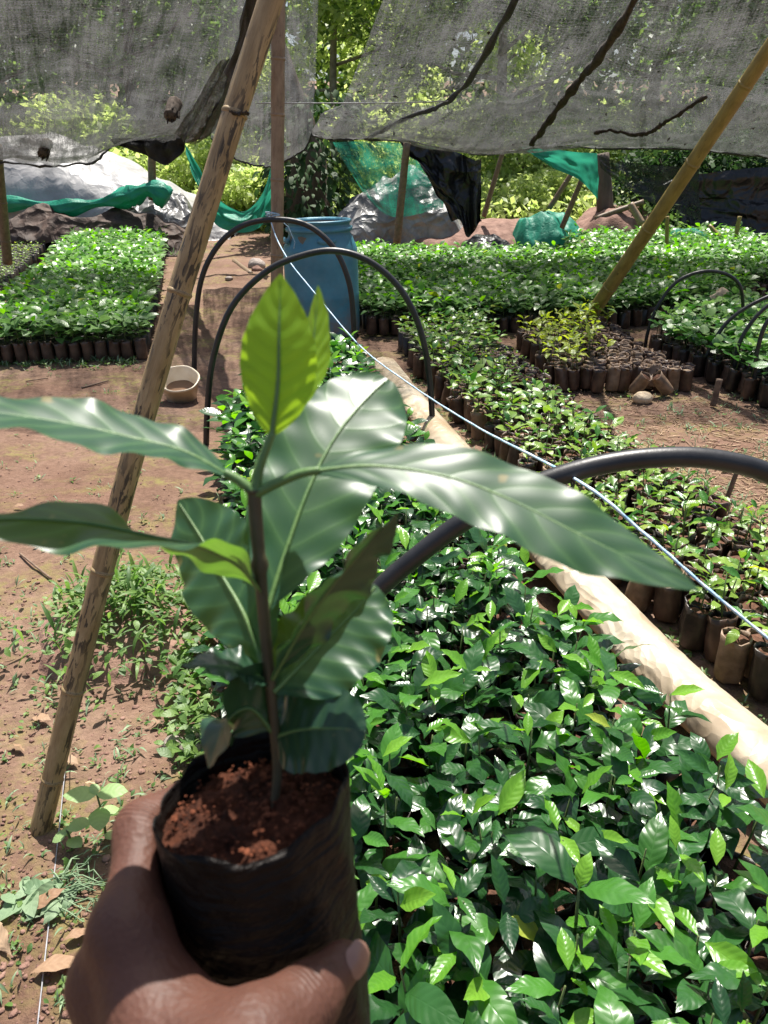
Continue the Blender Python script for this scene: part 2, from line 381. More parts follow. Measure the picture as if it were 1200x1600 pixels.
def leaf_mesh(shape, i, mat):
    k = (shape, i % len(SHAPES[shape]), mat)
    if k not in MESHC:
        V, f, uv = SHAPES[shape][k[1]]; MESHC[k] = MB().add(V, f, uv).mesh('leaf', M[mat])
    return MESHC[k]
def rmats(az, el, roll, sc, pos):
    """arrays -> 4x4 leaf matrices (Z azimuth, elevation, roll, uniform scale, position)"""
    ca, sa, ce_, se_, cr, sr = np.cos(az), np.sin(az), np.cos(el), np.sin(el), np.cos(roll), np.sin(roll)
    A = np.zeros((len(az), 4, 4)); A[:, 3, 3] = 1
    A[:, 0, 0] = ca * ce_; A[:, 1, 0] = sa * ce_; A[:, 2, 0] = se_
    yx, yy, yz = -sa, ca, np.zeros_like(az); zx, zy, zz = -ca * se_, -sa * se_, ce_
    A[:, 0, 1] = yx * cr + zx * sr; A[:, 1, 1] = yy * cr + zy * sr; A[:, 2, 1] = yz * cr + zz * sr
    A[:, 0, 2] = zx * cr - yx * sr; A[:, 1, 2] = zy * cr - yy * sr; A[:, 2, 2] = zz * cr - yz * sr
    A[:, :3, :3] *= np.asarray(sc)[:, None, None]; A[:, :3, 3] = pos; return A
def add_leaves(mb, shape, az, el, roll, sc, pos, rng):
    A = rmats(az, el, roll, sc, pos); pick = rng.integers(0, len(SHAPES[shape]), len(A))
    for i in range(len(SHAPES[shape])): mb.add_many(SHAPES[shape][i], A[pick == i])
def lmat(az, el, roll, s, pos):
    return Matrix.Translation(pos) @ Matrix.Rotation(az, 4, 'Z') @ Matrix.Rotation(-el, 4, 'Y') @ Matrix.Rotation(roll, 4, 'X') @ Matrix.Scale(s, 4)

def seedling_spec(r, style):
    """leaves of one seedling: (shape, mesh index, material, matrix), stem height"""
    S = dict(coffee=dict(h=(.10, .19), nodes=(3, 5), L=(.08, .132), z0=.13, sh='near', mats=('leaf_old', 'leaf_mid', 'leaf_new')),
             bright=dict(h=(.10, .19), nodes=(3, 4), L=(.10, .15), z0=.13, sh='near', mats=('leaf_bed', 'leaf_bed', 'leaf_new')),
             small=dict(h=(.07, .15), nodes=(2, 3), L=(.06, .10), z0=.115, sh='near', mats=('leaf_small', 'leaf_small', 'leaf_mid')),
             yellow=dict(h=(.08, .15), nodes=(2, 2), L=(.085, .12), z0=.13, sh='near', mats=('leaf_yellow', 'leaf_yellow', 'leaf_yellow')),
             broad=dict(h=(.08, .16), nodes=(2, 3), L=(.08, .12), z0=.15, sh='round', mats=('leaf_mid', 'leaf_pale', 'leaf_pale')),
             sparse=dict(h=(.04, .08), nodes=(2, 2), L=(.035, .055), z0=.09, sh='near', mats=('leaf_small', 'leaf_yellow', 'leaf_small')))[style]
    h = r.uniform(*S['h']); nn = r.randint(*S['nodes']); az0 = r.random() * 6.28
    lx, ly = r.gauss(0, .10), r.gauss(0, .10); out = []
    for k in range(nn):
        f = (k + 1) / nn; z = S['z0'] + h * (f ** .8) * (1 if k < nn - 1 else 1.0)
        top = (k == nn - 1)
        for s_ in (0, 1):
            if r.random() < .06 and not top: continue
            az = az0 + k * 1.57 + s_ * math.pi + r.gauss(0, .3)
            el = r.gauss(.12 + .2 * f, .2) if not top else r.gauss(.48, .25)
            L = r.uniform(*S['L']) * (.85 if k == 0 else 1) * (r.uniform(.45, .8) if top else 1)
            mat = S['mats'][2] if top and r.random() < .65 else (S['mats'][1] if f > .5 and r.random() < .38 else S['mats'][0])
            if r.random() < .005: mat = 'leaf_yellow'
            shp = ('young' if S['sh'] == 'near' else S['sh']) if top else S['sh']
            pos = Vector((lx * h * f + .006 * math.cos(az), ly * h * f + .006 * math.sin(az), z))
            out.append((shp, r.randrange(99), mat, lmat(az, el, r.gauss(0, .3), L, pos)))
    return out, h, S['z0'], (lx, ly)

def bag_mesh(name, mat, hgt=.13, rad=.040, seed=0, seg=12):
    r = random.Random(seed); k = r.random() * 9
    wob = lambda i, a: 1 + .09 * math.sin(3 * a + k + i * .7) + .05 * math.sin(5 * a + 2 * k + i * 1.3)
    mb = MB().lathe([(rad * .85, 0), (rad, .012), (rad * 1.02, hgt * .5), (rad * .97, hgt * .85), (rad * 1.03, hgt), (rad * .95, hgt + .001), (rad * .93, hgt * .88)], seg, None, wob)
    V = mb.V[0]; an = np.arctan2(V[:, 1], V[:, 0]); V[:, 2] += np.where(V[:, 2] > hgt * .8, .004 * np.sin(2 * an + k) + .0025 * np.sin(5 * an + 2 * k), 0)
    return mb.mesh(name, M[mat])
BAGS = {m: [bag_mesh('pot_bag', m, .13 + .008 * i, .040, i * 3 + 1) for i in range(3)] for m in ('bag', 'bag_dark', 'bag_tan')}
def soil_top_mesh(z, rad=.037):
    mb = MB(); rr = random.Random(4)
    mb.lathe([(.0005, z + .004), (rad * .5, z + .003), (rad, z - .004)][::-1], 10, None, lambda i, a: 1 + .05 * math.sin(5 * a))
    return mb.mesh('soil', M['soil_bag'])
M['soil_dry'] = plain('dry_soil_top', (.16, .11, .075), (.34, .26, .18), 50, .9, .8, 120, spec=.2)
SOIL = [soil_top_mesh(.118 + .008 * i) for i in range(3)]
SOILD = []
for q_ in SOIL:
    m_ = q_.copy(); m_.materials.clear(); m_.materials.append(M['soil_dry']); SOILD.append(m_)
STEMS = {}
def stem_mesh(h, z0):
    k = (round(h / .03), round(z0, 3))
    if k not in STEMS: STEMS[k] = MB().tube([(0, 0, z0 - .02), (.002, .001, z0 + k[0] * .015), (0, 0, z0 + k[0] * .03)], [.003, .0025, .0015], 5).mesh('stem', M['stem'])
    return STEMS[k]

def plant_seedling(r, x, y, style, bagmat, name, label, group, parts=True, bag=True, leaf_ok=True, tiltbag=.075):
    z = float(terrain(x, y)); i = r.randrange(3)
    o = thing(name, label, 'seedling', (x, y, z), group); o.rotation_euler = (r.gauss(0, tiltbag), r.gauss(0, tiltbag), r.random() * 6.28)
    if bag:
        link('pot_bag', BAGS[bagmat][i], o); link('soil', SOIL[i], o)
    spec, h, z0, ln = seedling_spec(r, style)
    st = link('stem', stem_mesh(h, z0), o); st.matrix_basis = Matrix.Shear('XY', 4, (ln[0], ln[1])) if False else Matrix.Identity(4)
    if parts:
        for shp, k, mat, mx in spec:
            lf = link('leaf', leaf_mesh(shp, k, mat), o); lf.matrix_basis = mx
    else:
        by = {}
        for shp, k, mat, mx in spec: by.setdefault(mat, []).append(('far' if shp in ('near', 'young') else shp, k, mx))
        for mat, L in by.items():
            mb = MB()
            for shp, k, mx in L:
                V, f, uv = SHAPES[shp][k % len(SHAPES[shp])]; mb.add(V @ np.array(mx.to_3x3()).T + np.array(mx.translation), f, uv)
            mb.build('foliage', M[mat], o)
    return o

def mass_seedlings(r, spots, style, name, label, cat, group=None):
    """a far bed that reads as one carpet of seedlings"""
    by = {}
    for (x, y) in spots:
        z = float(terrain(x, y)); spec, h, z0, ln = seedling_spec(r, style)
        rz = Matrix.Translation((x, y, z)) @ Matrix.Rotation(r.random() * 6.28, 4, 'Z')
        for shp, k, mat, mx in spec: by.setdefault(mat, []).append(('far' if shp in ('near', 'young') else shp, k, rz @ mx))
    root = None
    for mat, L in sorted(by.items(), key=lambda q: -len(q[1])):
        mb = MB(); gr = {}
        for shp, k, mx in L: gr.setdefault((shp, k % len(SHAPES[shp])), []).append(np.array(mx))
        for (shp, k), A in gr.items(): mb.add_many(SHAPES[shp][k], A)
        if root is None:
            root = tag(mb.build(name, M[mat]), label, cat, None, 'stuff')
        else: tag(mb.build('foliage', M[mat], root), kind='stuff')
    mb = MB(); b_ = MB().lathe([(.036, 0), (.039, .13), (.034, .132), (.001, .12)], 6)
    mb.add_many((b_.V[0], b_.Fc, b_.UV[0]), [np.array(Matrix.Translation((x, y, float(terrain(x, y))))) for x, y in spots])
    tag(mb.build('pot_bags', M['bag_dark'], root), kind='stuff')
    return root

def inside(p, poly):
    x, y = p; c = False; j = len(poly) - 1
    for i in range(len(poly)):
        xi, yi = poly[i][:2]; xj, yj = poly[j][:2]
        if (yi > y) != (yj > y) and x < (xj - xi) * (y - yi) / (yj - yi) + xi: c = not c
        j = i
    return c
E_ = Vector((-.222, .975)); N_ = Vector((.975, .222))            # along / across the beds
def bed_spots(r, poly, sp_, jit=.12):
    us = [Vector(p[:2]).dot(N_) for p in poly]; vs_ = [Vector(p[:2]).dot(E_) for p in poly]; out = []
    v = min(vs_) + sp_ / 2; row = 0
    while v < max(vs_):
        u = min(us) + sp_ / 2 + (sp_ / 2 if row % 2 else 0)
        while u < max(us):
            p = N_ * (u + r.gauss(0, sp_ * jit)) + E_ * (v + r.gauss(0, sp_ * jit))
            if inside(p, poly): out.append((p.x, p.y))
            u += sp_
        v += sp_ * .9; row += 1
    return out

# ------------------------------------------------------------------ ground
def ax(lo, a, b, hi, fine, coarse):
    m = np.arange(a, b, fine); l = []; q = a; s_ = fine
    while q > lo: s_ *= coarse; q -= s_; l.append(q)
    h = []; q = m[-1]; s_ = fine
    while q < hi: s_ *= coarse; q += s_; h.append(q)
    return np.concatenate([l[::-1], m, h])
gx = ax(-70, -2.6, 2.8, 70, .026, 1.09); gy = ax(-12, .6, 6.2, 110, .026, 1.07)
X, Y = np.meshgrid(gx, gy, indexing='ij')
def ground_bump(X, Y):
    return (fbm(X * 1.1, Y * 1.1, 3, 5) - .5) * .05 + (fbm(X * 7, Y * 7, 3, 9) - .5) * .022 + (ridged(X * 16, Y * 16, 2, 2) - .5) * .008
Z = terrain(X, Y) + ground_bump(X, Y) - .012 + np.clip(Y - 9, 0, 1) * (fbm(X * .5, Y * .5, 3, 20) - .45) * .25
g = MB(); g.grid(np.stack([X, Y, Z], -1)[:, ::-1]); ground = g.build('ground', M['soil']); tag(ground, kind='structure')
def gz(x, y): return float(terrain(x, y) + ground_bump(np.array(x), np.array(y)) - .012)

# soil clods: too many to count
rr = random.Random(2); mb = MB()
ICO = [(0, 0, 1), (.89, 0, .45), (.28, .85, .45), (-.72, .53, .45), (-.72, -.53, .45), (.28, -.85, .45), (.72, .53, -.45), (-.28, .85, -.45), (-.89, 0, -.45), (-.28, -.85, -.45), (.72, -.53, -.45), (0, 0, -1)]
ICOF = [(0, 1, 2), (0, 2, 3), (0, 3, 4), (0, 4, 5), (0, 5, 1), (1, 6, 2), (2, 7, 3), (3, 8, 4), (4, 9, 5), (5, 10, 1), (6, 7, 2), (7, 8, 3), (8, 9, 4), (9, 10, 5), (10, 6, 1), (11, 7, 6), (11, 8, 7), (11, 9, 8), (11, 10, 9), (11, 6, 10)]
def lump(mb, p, s, r, flat=.6):
    V = np.array(ICO) * np.array([[r.uniform(.6, 1.2)] for _ in ICO]) * s; V[:, 2] *= flat
    mb.add(V + np.array(p), ICOF)
for _ in range(4200):
    if rr.random() < .75: px, py = rr.uniform(-60, 420), 600 + 1000 * rr.random() ** .8
    else: px, py = rr.uniform(850, 1260), rr.uniform(560, 900)
    p = G(px, py)
    if fbm(np.array(p.x * 2.2), np.array(p.y * 2.2), 3, 31) < .46 and rr.random() < .85: continue
    lump(mb, (p.x, p.y, gz(p.x, p.y) + .001), min(.016, abs(rr.gauss(0, .0032)) + .0015), rr)
tag(mb.build('soil_crumbs', M['rock_red']), 'loose red soil crumbs scattered over the bare paths', 'soil', kind='stuff')

# low sprouts, moss tufts and grass blades on the paths
rr = random.Random(5); mb = MB(); mb2 = MB()
def scatter_leaf(mb, shape, p, L, r, el=.4):
    V, f, uv = SHAPES[shape][r.randrange(len(SHAPES[shape]))]
    mx = lmat(r.random() * 6.28, r.gauss(el, .3), r.gauss(0, .3), L, p); mb.add(V @ np.array(mx.to_3x3()).T + np.array(mx.translation), f, uv)
def tuft(p, r, n, L, blade=.4):
    for _ in range(n):
        q = Vector((p.x + r.gauss(0, L * .5), p.y + r.gauss(0, L * .5), 0)); q.z = gz(q.x, q.y) + .002
        if r.random() < blade: scatter_leaf(mb2, 'blade', q, L * r.uniform(1, 2.2), r, .8)
        else: q.z += r.random() * L * .5; scatter_leaf(mb, 'far', q, L * r.uniform(.5, 1.1), r, .35)
for _ in range(640):
    px, py = rr.uniform(-40, 420), 570 + 1030 * rr.random(); p = G(px, py)
    n_ = fbm(np.array(p.x * 1.7), np.array(p.y * 1.7), 3, 77)
    if n_ < .47 and rr.random() < .8: continue
    tuft(p, rr, rr.randint(2, 7), rr.uniform(.012, .026))
for _ in range(620):                                             # dry and green growth on the right-hand path
    p = G(rr.uniform(760, 1230), rr.uniform(560, 900)); tuft(p, rr, rr.randint(2, 8), rr.uniform(.014, .032), .6)
for _ in range(190):                                             # along the foot of the beds
    a = rr.random(); p = G(225 * a - 5, 566 + rr.gauss(0, 5)); tuft(p, rr, rr.randint(2, 6), .03, .3)
for _ in range(260):                                             # strip of weeds between cream roll and right bed
    a = rr.random(); q = spline([(G(640, 585)), G(760, 720), G(905, 885), G(1100, 1085), G(1215, 1200)], 40)[int(a * 39)]
    p = Vector(q) + Vector((rr.gauss(.02, .05), rr.gauss(0, .04), 0)); tuft(p, rr, rr.randint(4, 9), rr.uniform(.014, .024), .1)
for _ in range(120):
    p = G(rr.uniform(150, 340), rr.uniform(375, 400)); tuft(p, rr, 4, .06, .3)
tag(mb.build('ground_sprouts', M['leaf_weed']), 'tiny green weed sprouts dotted over the soil', 'weeds', kind='stuff')
tag(mb2.build('grass_blades', M['leaf_wilt']), 'short sparse grass blades on the soil paths', 'grass', kind='stuff')

# dry straw over the right-hand path
rr = random.Random(15); mb = MB()
for _ in range(4200):
    p = G(rr.uniform(780, 1230), rr.uniform(570, 880)); a = rr.random() * 6.28; L = rr.uniform(.02, .07)
    d = Vector((math.cos(a), math.sin(a), 0)) * L; z = gz(p.x, p.y) + .004
    mb.tube([(p.x, p.y, z), (p.x + d.x, p.y + d.y, gz(p.x + d.x, p.y + d.y) + .006)], [.003, .0016], 3, False)
tag(mb.build('dry_straw', M['leaf_dry']), 'dry straw strewn over the right-hand path', 'straw', kind='stuff')

# ------------------------------------------------------------------ background: trees, shrubs
def foliage(mb, centres, n, leafL, r, drop=.3):
    rng = np.random.default_rng(r.randrange(10 ** 6)); cs = np.array(centres); p_ = cs[:, 3] ** 2; pick = rng.choice(len(cs), n, p=p_ / p_.sum())
    q = rng.normal(size=(n, 3)); q /= np.linalg.norm(q, axis=1)[:, None]; q *= (rng.random(n) ** .4 * 1.06)[:, None]; q[:, 2] *= .8
    pos = cs[pick, :3] + q * cs[pick, 3:4]
    add_leaves(mb, 'card', rng.random(n) * 6.28, rng.normal(-.3, .5, n), rng.normal(0, .7, n), leafL * rng.uniform(.6, 1.4, n), pos, rng)
def tree(name, label, x, y, h, lean, rad, crown_r, n, leafL, mat, seed, bark='bark', group=None, zlow=.35, nl=9):
    r = random.Random(seed); z0 = float(terrain(x, y)) - .1
    o = thing(name, label, 'tree', (x, y, z0), group)
    tr = MB(); top = Vector((lean[0], lean[1], h))
    pts = [Vector((0, 0, 0)) + top * (i / 6) + Vector((r.gauss(0, .04), r.gauss(0, .04), 0)) * h * .3 * (i > 0) for i in range(7)]
    tr.tube(pts, [rad * (1 - .8 * i / 6) for i in range(7)], 9)
    cs = []
    for k in range(nl):
        f = zlow + (1 - zlow) * (k + .5) / nl; b = top * f; a = k * 2.4 + r.random()
        L = crown_r * r.uniform(.55, 1.0) * (1.15 - .5 * f)
        e = b + Vector((math.cos(a) * L, math.sin(a) * L, L * r.uniform(.1, .6)))
        m_ = (b + e) / 2 + Vector((0, 0, -.08 * L))
        tr.tube([b, m_, e], [rad * .4 * (1 - .5 * f), rad * .25, rad * .08], 6)
        for s_ in range(3):
            q = m_.lerp(e, r.uniform(.2, .9)); e2 = q + Vector((r.gauss(0, .35), r.gauss(0, .35), r.uniform(0, .4))) * L
            tr.tube([q, e2], [rad * .12, rad * .03], 4, False); cs.append((e2.x, e2.y, e2.z, crown_r * r.uniform(.22, .38)))
        cs.append((e.x, e.y, e.z, crown_r * r.uniform(.28, .45)))
    tr.build('trunk', M[bark], o)
    cr = MB(); foliage(cr, cs, n, leafL, r); cr.build('crown', M[mat], o)
    return o
tree('broadleaf_tree', 'lime green tree seen through the gap between the two nets', -1.1, 18.5, 6.2, (.3, .2), .11, 2.2, 15000, .15, 'leaf_lime', 1, 'bark_pale', zlow=.2, nl=11)
tree('broadleaf_tree', 'tall olive tree behind the left net, leftmost of the trees', -10., 20.0, 6.8, (.4, 0), .2, 3.4, 16000, .19, 'leaf_tree', 2, zlow=.2, nl=11)
tree('broadleaf_tree', 'olive green tree behind the middle of the left net', -5.4, 19.0, 6.4, (-.3, .3), .17, 2.9, 16000, .18, 'leaf_tree', 3, zlow=.2, nl=11)
tree('broadleaf_tree', 'pale barked branching tree behind the right net, beside the gap', 2.6, 18.5, 6.0, (-.5, .3), .15, 2.5, 13000, .16, 'leaf_tree', 4, 'bark_pale', zlow=.25, nl=11)
tree('broadleaf_tree', 'green tree behind the right net, between its two black seams', 6.2, 20.5, 6.6, (.3, .2), .17, 3.0, 15000, .18, 'leaf_tree', 5, 'bark_pale', zlow=.2, nl=11)
tree('broadleaf_tree', 'shaded green tree at the far right behind the net', 9.6, 16.5, 6.2, (.2, .2), .2, 3.1, 15000, .18, 'leaf_tree', 6, zlow=.15, nl=11)
tree('broadleaf_tree', 'distant bright tree behind the gap, beyond the lime tree', 1.2, 25.0, 7.5, (.2, .2), .2, 4.0, 10000, .28, 'leaf_lime', 7, zlow=.15)
tree('broadleaf_tree', 'distant tree behind the left tarp heap', -6.8, 25.0, 7.5, (.2, .2), .2, 4.2, 10000, .28, 'leaf_tree', 8, zlow=.15)
tree('broadleaf_tree', 'distant tree far behind the black sheet on the right', 12.0, 24.0, 7.5, (.2, .2), .2, 4.4, 10000, .28, 'leaf_tree', 9, zlow=.15)
# far wood and the undergrowth of the slope: masses nobody could count
rng = np.random.default_rng(8); mb = MB(); n = 22000
xx = rng.uniform(-26, 26, n); yy = rng.uniform(28, 34, n); lump_ = fbm(xx * .35, yy * .2, 3, 4); zz = terrain(xx, yy) + rng.random(n) ** .8 * (3 + 7 * lump_)
add_leaves(mb, 'card', rng.random(n) * 6.28, rng.normal(-.2, .6, n), rng.normal(0, .8, n), rng.uniform(.35, .75, n), np.stack([xx, yy, zz], -1), rng)
tag(mb.build('far_woodland', M['leaf_tree']), 'far wooded slope closing the view behind the trees', 'woodland', kind='stuff')
mb = MB(); n = 90000; xx = rng.uniform(-17, 17, n); yy = 13.2 + 23 * rng.random(n) ** 1.3; zz = terrain(xx, yy) + rng.random(n) * .45 * (.4 + fbm(xx, yy, 2, 3))
k = ~((yy < 15.2) & (xx > -4.6) & (xx < -3.0))
xx, yy, zz = xx[k], yy[k], zz[k]; n = len(xx)
add_leaves(mb, 'card', rng.random(n) * 6.28, rng.normal(.5, .5, n), rng.normal(0, .5, n), rng.uniform(.08, .22, n) * (1 + np.clip(yy - 17, 0, 18) * .11), np.stack([xx, yy, zz], -1), rng)
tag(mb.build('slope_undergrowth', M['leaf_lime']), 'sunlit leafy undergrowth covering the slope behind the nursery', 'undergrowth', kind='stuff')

def shrub(label, x, y, rx, h, n, leafL, mat, seed, dz=0):
    r = random.Random(seed); z0 = float(terrain(x, y)) + dz; o = thing('shrub', label, 'shrub', (x, y, z0))
    st = MB(); cs = []
    for k in range(7):
        a = r.random() * 6.28; e = Vector((math.cos(a) * rx * r.uniform(.1, .8), math.sin(a) * rx * .5, h * r.uniform(.35, .85)))
        st.tube([(0, 0, -.1), e * .5 + Vector((0, 0, .1)), e], [.03, .02, .008], 5); cs.append((e.x, e.y, e.z, h * r.uniform(.3, .45)))
    for k in range(6): cs.append((r.uniform(-rx, rx) * .8, r.uniform(-.3, .3) * rx, h * r.uniform(.15, .4), h * r.uniform(.3, .42)))
    st.build('stems', M['bark'], o); f = MB(); foliage(f, cs, int(n * 1.5), leafL * 1.15, r); f.build('foliage', M[mat], o); return o
shrub('bright green shrub behind the silver tarp heap under the left net', -5.2, 14.6, 1.4, 1.75, 4200, .12, 'leaf_lime', 21)
shrub('bright shrub glimpsed beside the leaning bamboo pole behind the green cloth', -3.2, 14.8, .9, 1.15, 3200, .1, 'leaf_lime', 22)
shrub('lime shrub growing behind the hanging green cloth, left of the dark trunk', -2.3, 13.6, .8, .95, 3000, .09, 'leaf_lime', 23)
shrub('sunlit pale green thicket on the slope beyond the hanging black sheet', 3.3, 17.0, 1.8, 1.7, 6000, .1, 'leaf_lime', 24)
shrub('sunlit low thicket right of the slope behind the green cloth scrap', 4.6, 17.6, 1.4, 1.5, 4200, .1, 'leaf_lime', 25)
shrub('low sunlit bush behind the green tarp bundle', 2.6, 14.6, 1.2, .7, 3200, .08, 'leaf_lime', 26)
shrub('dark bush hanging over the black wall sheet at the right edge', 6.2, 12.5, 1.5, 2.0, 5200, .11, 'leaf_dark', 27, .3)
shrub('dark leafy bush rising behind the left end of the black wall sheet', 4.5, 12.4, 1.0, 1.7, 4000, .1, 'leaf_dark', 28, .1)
shrub('low bush above the logs beside the olive bamboo pole', 3.9, 11.6, .7, .7, 2200, .08, 'leaf_tree', 29)
shrub('pale bush seen through the green net sheet', .4, 15.0, 1.3, 1.7, 3600, .1, 'leaf_lime', 30)
shrub('bush far behind the left edge of the silver tarp heap', -8.2, 15.5, 1.6, 1.6, 3000, .12, 'leaf_tree', 31)

# thick dark trunk wrapped in drooping leaves
p = G(486, 372); o = thing('ivy_trunk', 'thick dark tree trunk wrapped in drooping dark leaves behind the blue drum', 'tree', p)
r = random.Random(40); mb = MB(); mb.tube([(0, 0, -.2), (-.05, 0, .5), (.0, .05, 1.2), (-.2, .1, 2.0), (-.7, .2, 3.5), (-1.0, .3, 5)], [.42, .33, .25, .12, .08, .03], 12, wob=lambda i, k: 1 + .12 * math.sin(3 * k + i)); mb.build('trunk', M['bark'], o)
mb = MB()
for _ in range(1700):
    z = r.uniform(.0, 1.95); a = r.random() * 6.28; R = .36 + abs(r.gauss(0, .13)) + .12 * z
    V, f, uv = SHAPES['far'][r.randrange(6)]; mx = lmat(a + r.gauss(0, .4), r.gauss(-.6, .4), r.gauss(0, .4), r.uniform(.09, .2), Vector((math.cos(a) * R, math.sin(a) * R, z)))
    mb.add(V @ np.array(mx.to_3x3()).T + np.array(mx.translation), f, uv)
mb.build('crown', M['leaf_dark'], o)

# ------------------------------------------------------------------ tarps, cloths and sheets
def heap(name, label, cat, c, rx, ry, h, mat, seed, fold=.12, fs=3.0, rot=0.0, n=72, prof=None, dirn=(1, 1), rough=.35, parent=None, sharp=2.6):
    u, v = np.meshgrid(np.linspace(-1, 1, n), np.linspace(-1, 1, n), indexing='ij')
    wob = .84 + .32 * fbm(u * 2 + 9, v * 2, 2, seed)
    r_ = (np.abs(u) ** sharp + np.abs(v) ** sharp) ** (1 / sharp) / wob
    top = np.clip(1 - r_ ** 2, 0, 1) ** .62
    if prof is not None: top = top * prof(u, v)
    x, y = u * rx, v * ry
    wx = 1.1 * (fbm(x * fs * .7, y * fs * .7, 2, seed + 31) - .5)
    f = .8 * worley(x * fs * dirn[0] + wx, y * fs * dirn[1] - wx, seed + 2) + .35 * worley(x * fs * 2.1 + wx, y * fs * 2.1, seed + 5) + .35 * ridged(x * fs * dirn[0] + .6 * fbm(x * 2, y * 2, 2, seed + 2), y * fs * dirn[1], 3, seed)
    z = h * top * (.72 + rough * fbm(x * 1.3, y * 1.3, 3, seed + 5)) + fold * (f - .35) * np.clip(top * 3, 0.12, 1)
    x = x + fold * .8 * (fbm(x * fs, y * fs, 2, seed + 7) - .5); y = y + fold * .8 * (fbm(x * fs, y * fs, 2, seed + 8) - .5)
    cr, sr = math.cos(rot), math.sin(rot); P = np.stack([x * cr - y * sr, x * sr + y * cr, z], -1)
    zt = terrain(P[..., 0] + c[0], P[..., 1] + c[1]); P[..., 2] += zt - .02 - float(terrain(c[0], c[1]))
    mb = MB(); mb.grid(P[:, ::-1])
    o = mb.build(name, M[mat], parent)
    if parent is None: o.location = (c[0], c[1], float(terrain(c[0], c[1]))); tag(o, label, cat)
    return o
def cloth(name, label, cat, top, bot, mat, seed, nu=60, nv=30, fold=.05, k=9, sag=0.0, hem=None, parent=None, wav=.3, thick=0.0):
    """sheet hung between a top edge and a bottom edge (world points)"""
    T = spline([tuple(p) for p in top], nu); B = spline([tuple(p) for p in bot], nu)
    s = np.linspace(0, 1, nu)[:, None]; t = np.linspace(0, 1, nv)[None, :]
    P = T[:, None, :] * (1 - t[..., None]) + B[:, None, :] * t[..., None]
    ph = 6 * fbm(s * 3 + 0 * t, t * 1.2 + 0 * s, 2, seed)
    w = np.sin(s * k * 6.28 + ph * 1.6) * .45 + (ridged(s * k * 1.5 + ph * .1, t * 2, 2, seed + 3) - .5) * 1.2
    P[..., 1] += fold * w * (.35 + .65 * np.sin(np.pi * np.clip(t * .8 + .1, 0, 1))) + fold * .9 * (fbm(s * k * 2.2, t * 5, 3, seed + 12) - .5)
    P[..., 2] += fold * wav * (fbm(s * k, t * 4, 2, seed + 9) - .5) - sag * np.sin(np.pi * t)
    mb = MB(); c = P.reshape(-1, 3).mean(0); mb.grid(P - c)
    o = mb.build(name, M[mat], parent)
    if parent is None: o.location = c; tag(o, label, cat)
    else: o.location = Vector(c) - parent.location
    if thick:
        md = o.modifiers.new('thickness', 'SOLIDIFY'); md.thickness = thick
    return o

c1 = PY(95, 300, 12.6)
heap('silver_tarp', 'silver grey tarp draped over a long heap behind the left bed', 'tarp', (c1.x - .3, 12.9), 2.9, 1.2, 1.38, 'tarp_silver', 3, .10, .9, .0, 120, lambda u, v: np.clip(1.05 - .75 * np.clip(u - .25, 0, 1), .2, 1.2) * (1 + .0 * v), dirn=(2.4, .3))
c2 = PY(150, 372, 11.2)
heap('brown_tarp', 'crumpled brown tarp lying in front of the silver heap', 'tarp', (c2.x, 11.25), 1.38, .45, .40, 'tarp_brown', 7, .20, 1.8, .0, 120, lambda u, v: 1.0 - .25 * u, dirn=(.9, 1.7), rough=.9)
c3 = PY(222, 350, 11.5)
heap('grey_plastic_sheet', 'grey plastic sheet crumpled at the right end of the silver heap', 'plastic sheet', (c3.x, 11.75), .75, .5, .62, 'tarp_grey', 9, .26, 2.6, .2, 80, rough=.8)
pts = [PY(-30, 322, 11.9), PY(40, 318, 11.6), PY(100, 325, 11.35), PY(150, 318, 11.3), PY(200, 308, 11.2), PY(236, 296, 11.1), PY(262, 312, 11.1)]
mb = MB(); sp_ = spline([tuple(p) for p in pts], 60)
mb.tube([tuple(p) for p in sp_], [.075 + .035 * math.sin(i * .37) + .03 * (i > 40) for i in range(60)], 20, wob=lambda i, k: 1 + .22 * math.sin(k * 2.5 + i * .25) + .14 * math.sin(k * 5 + i * .6))
tag(mb.build('green_cloth_strip', M['cloth_green']), 'twisted strip of green shade cloth lying across the silver tarp heap', 'cloth')
cloth('hanging_green_cloth', 'green shade cloth slung between posts left of the dark trunk', 'cloth',
      [PY(288, 226, 9.6), PY(312, 262, 9.6), PY(338, 308, 9.6), PY(378, 330, 9.6), PY(408, 305, 9.6), PY(424, 262, 9.6)],
      [PY(296, 258, 9.5), PY(318, 310, 9.5), PY(338, 352, 9.5), PY(380, 362, 9.5), PY(408, 352, 9.5), PY(428, 318, 9.5)], 'cloth_green', 4, 50, 24, .10, 3)
cloth('green_net_sheet', 'translucent green net sheet hanging in front of the grey plastic pile', 'net',
      [PY(520, 222, 10.6), PY(590, 222, 10.6), PY(700, 232, 10.6)], [PY(566, 300, 10.5), PY(612, 338, 10.5), PY(692, 324, 10.5)], 'net_green', 6, 40, 26, .06, 2)
cloth('hanging_black_sheet', 'black plastic sheet hanging in folds from the net edge, gathered to a point', 'plastic sheet',
      [PY(618, 226, 10.2), PY(660, 236, 10.2), PY(710, 238, 10.2), PY(753, 240, 10.2)], [PY(706, 330, 10.1), PY(722, 345, 10.1), PY(734, 374, 10.1), PY(752, 352, 10.1)], 'tarp_black', 8, 80, 44, .13, 2.2, wav=2.2)
cg = PY(628, 350, 11.6)
heap('silver_plastic_pile', 'crumpled silver grey plastic sheeting piled behind the back bed', 'plastic sheet', (cg.x, 11.6), 1.0, .6, .72, 'tarp_grey', 12, .30, 1.8, .0, 110, rough=.7)
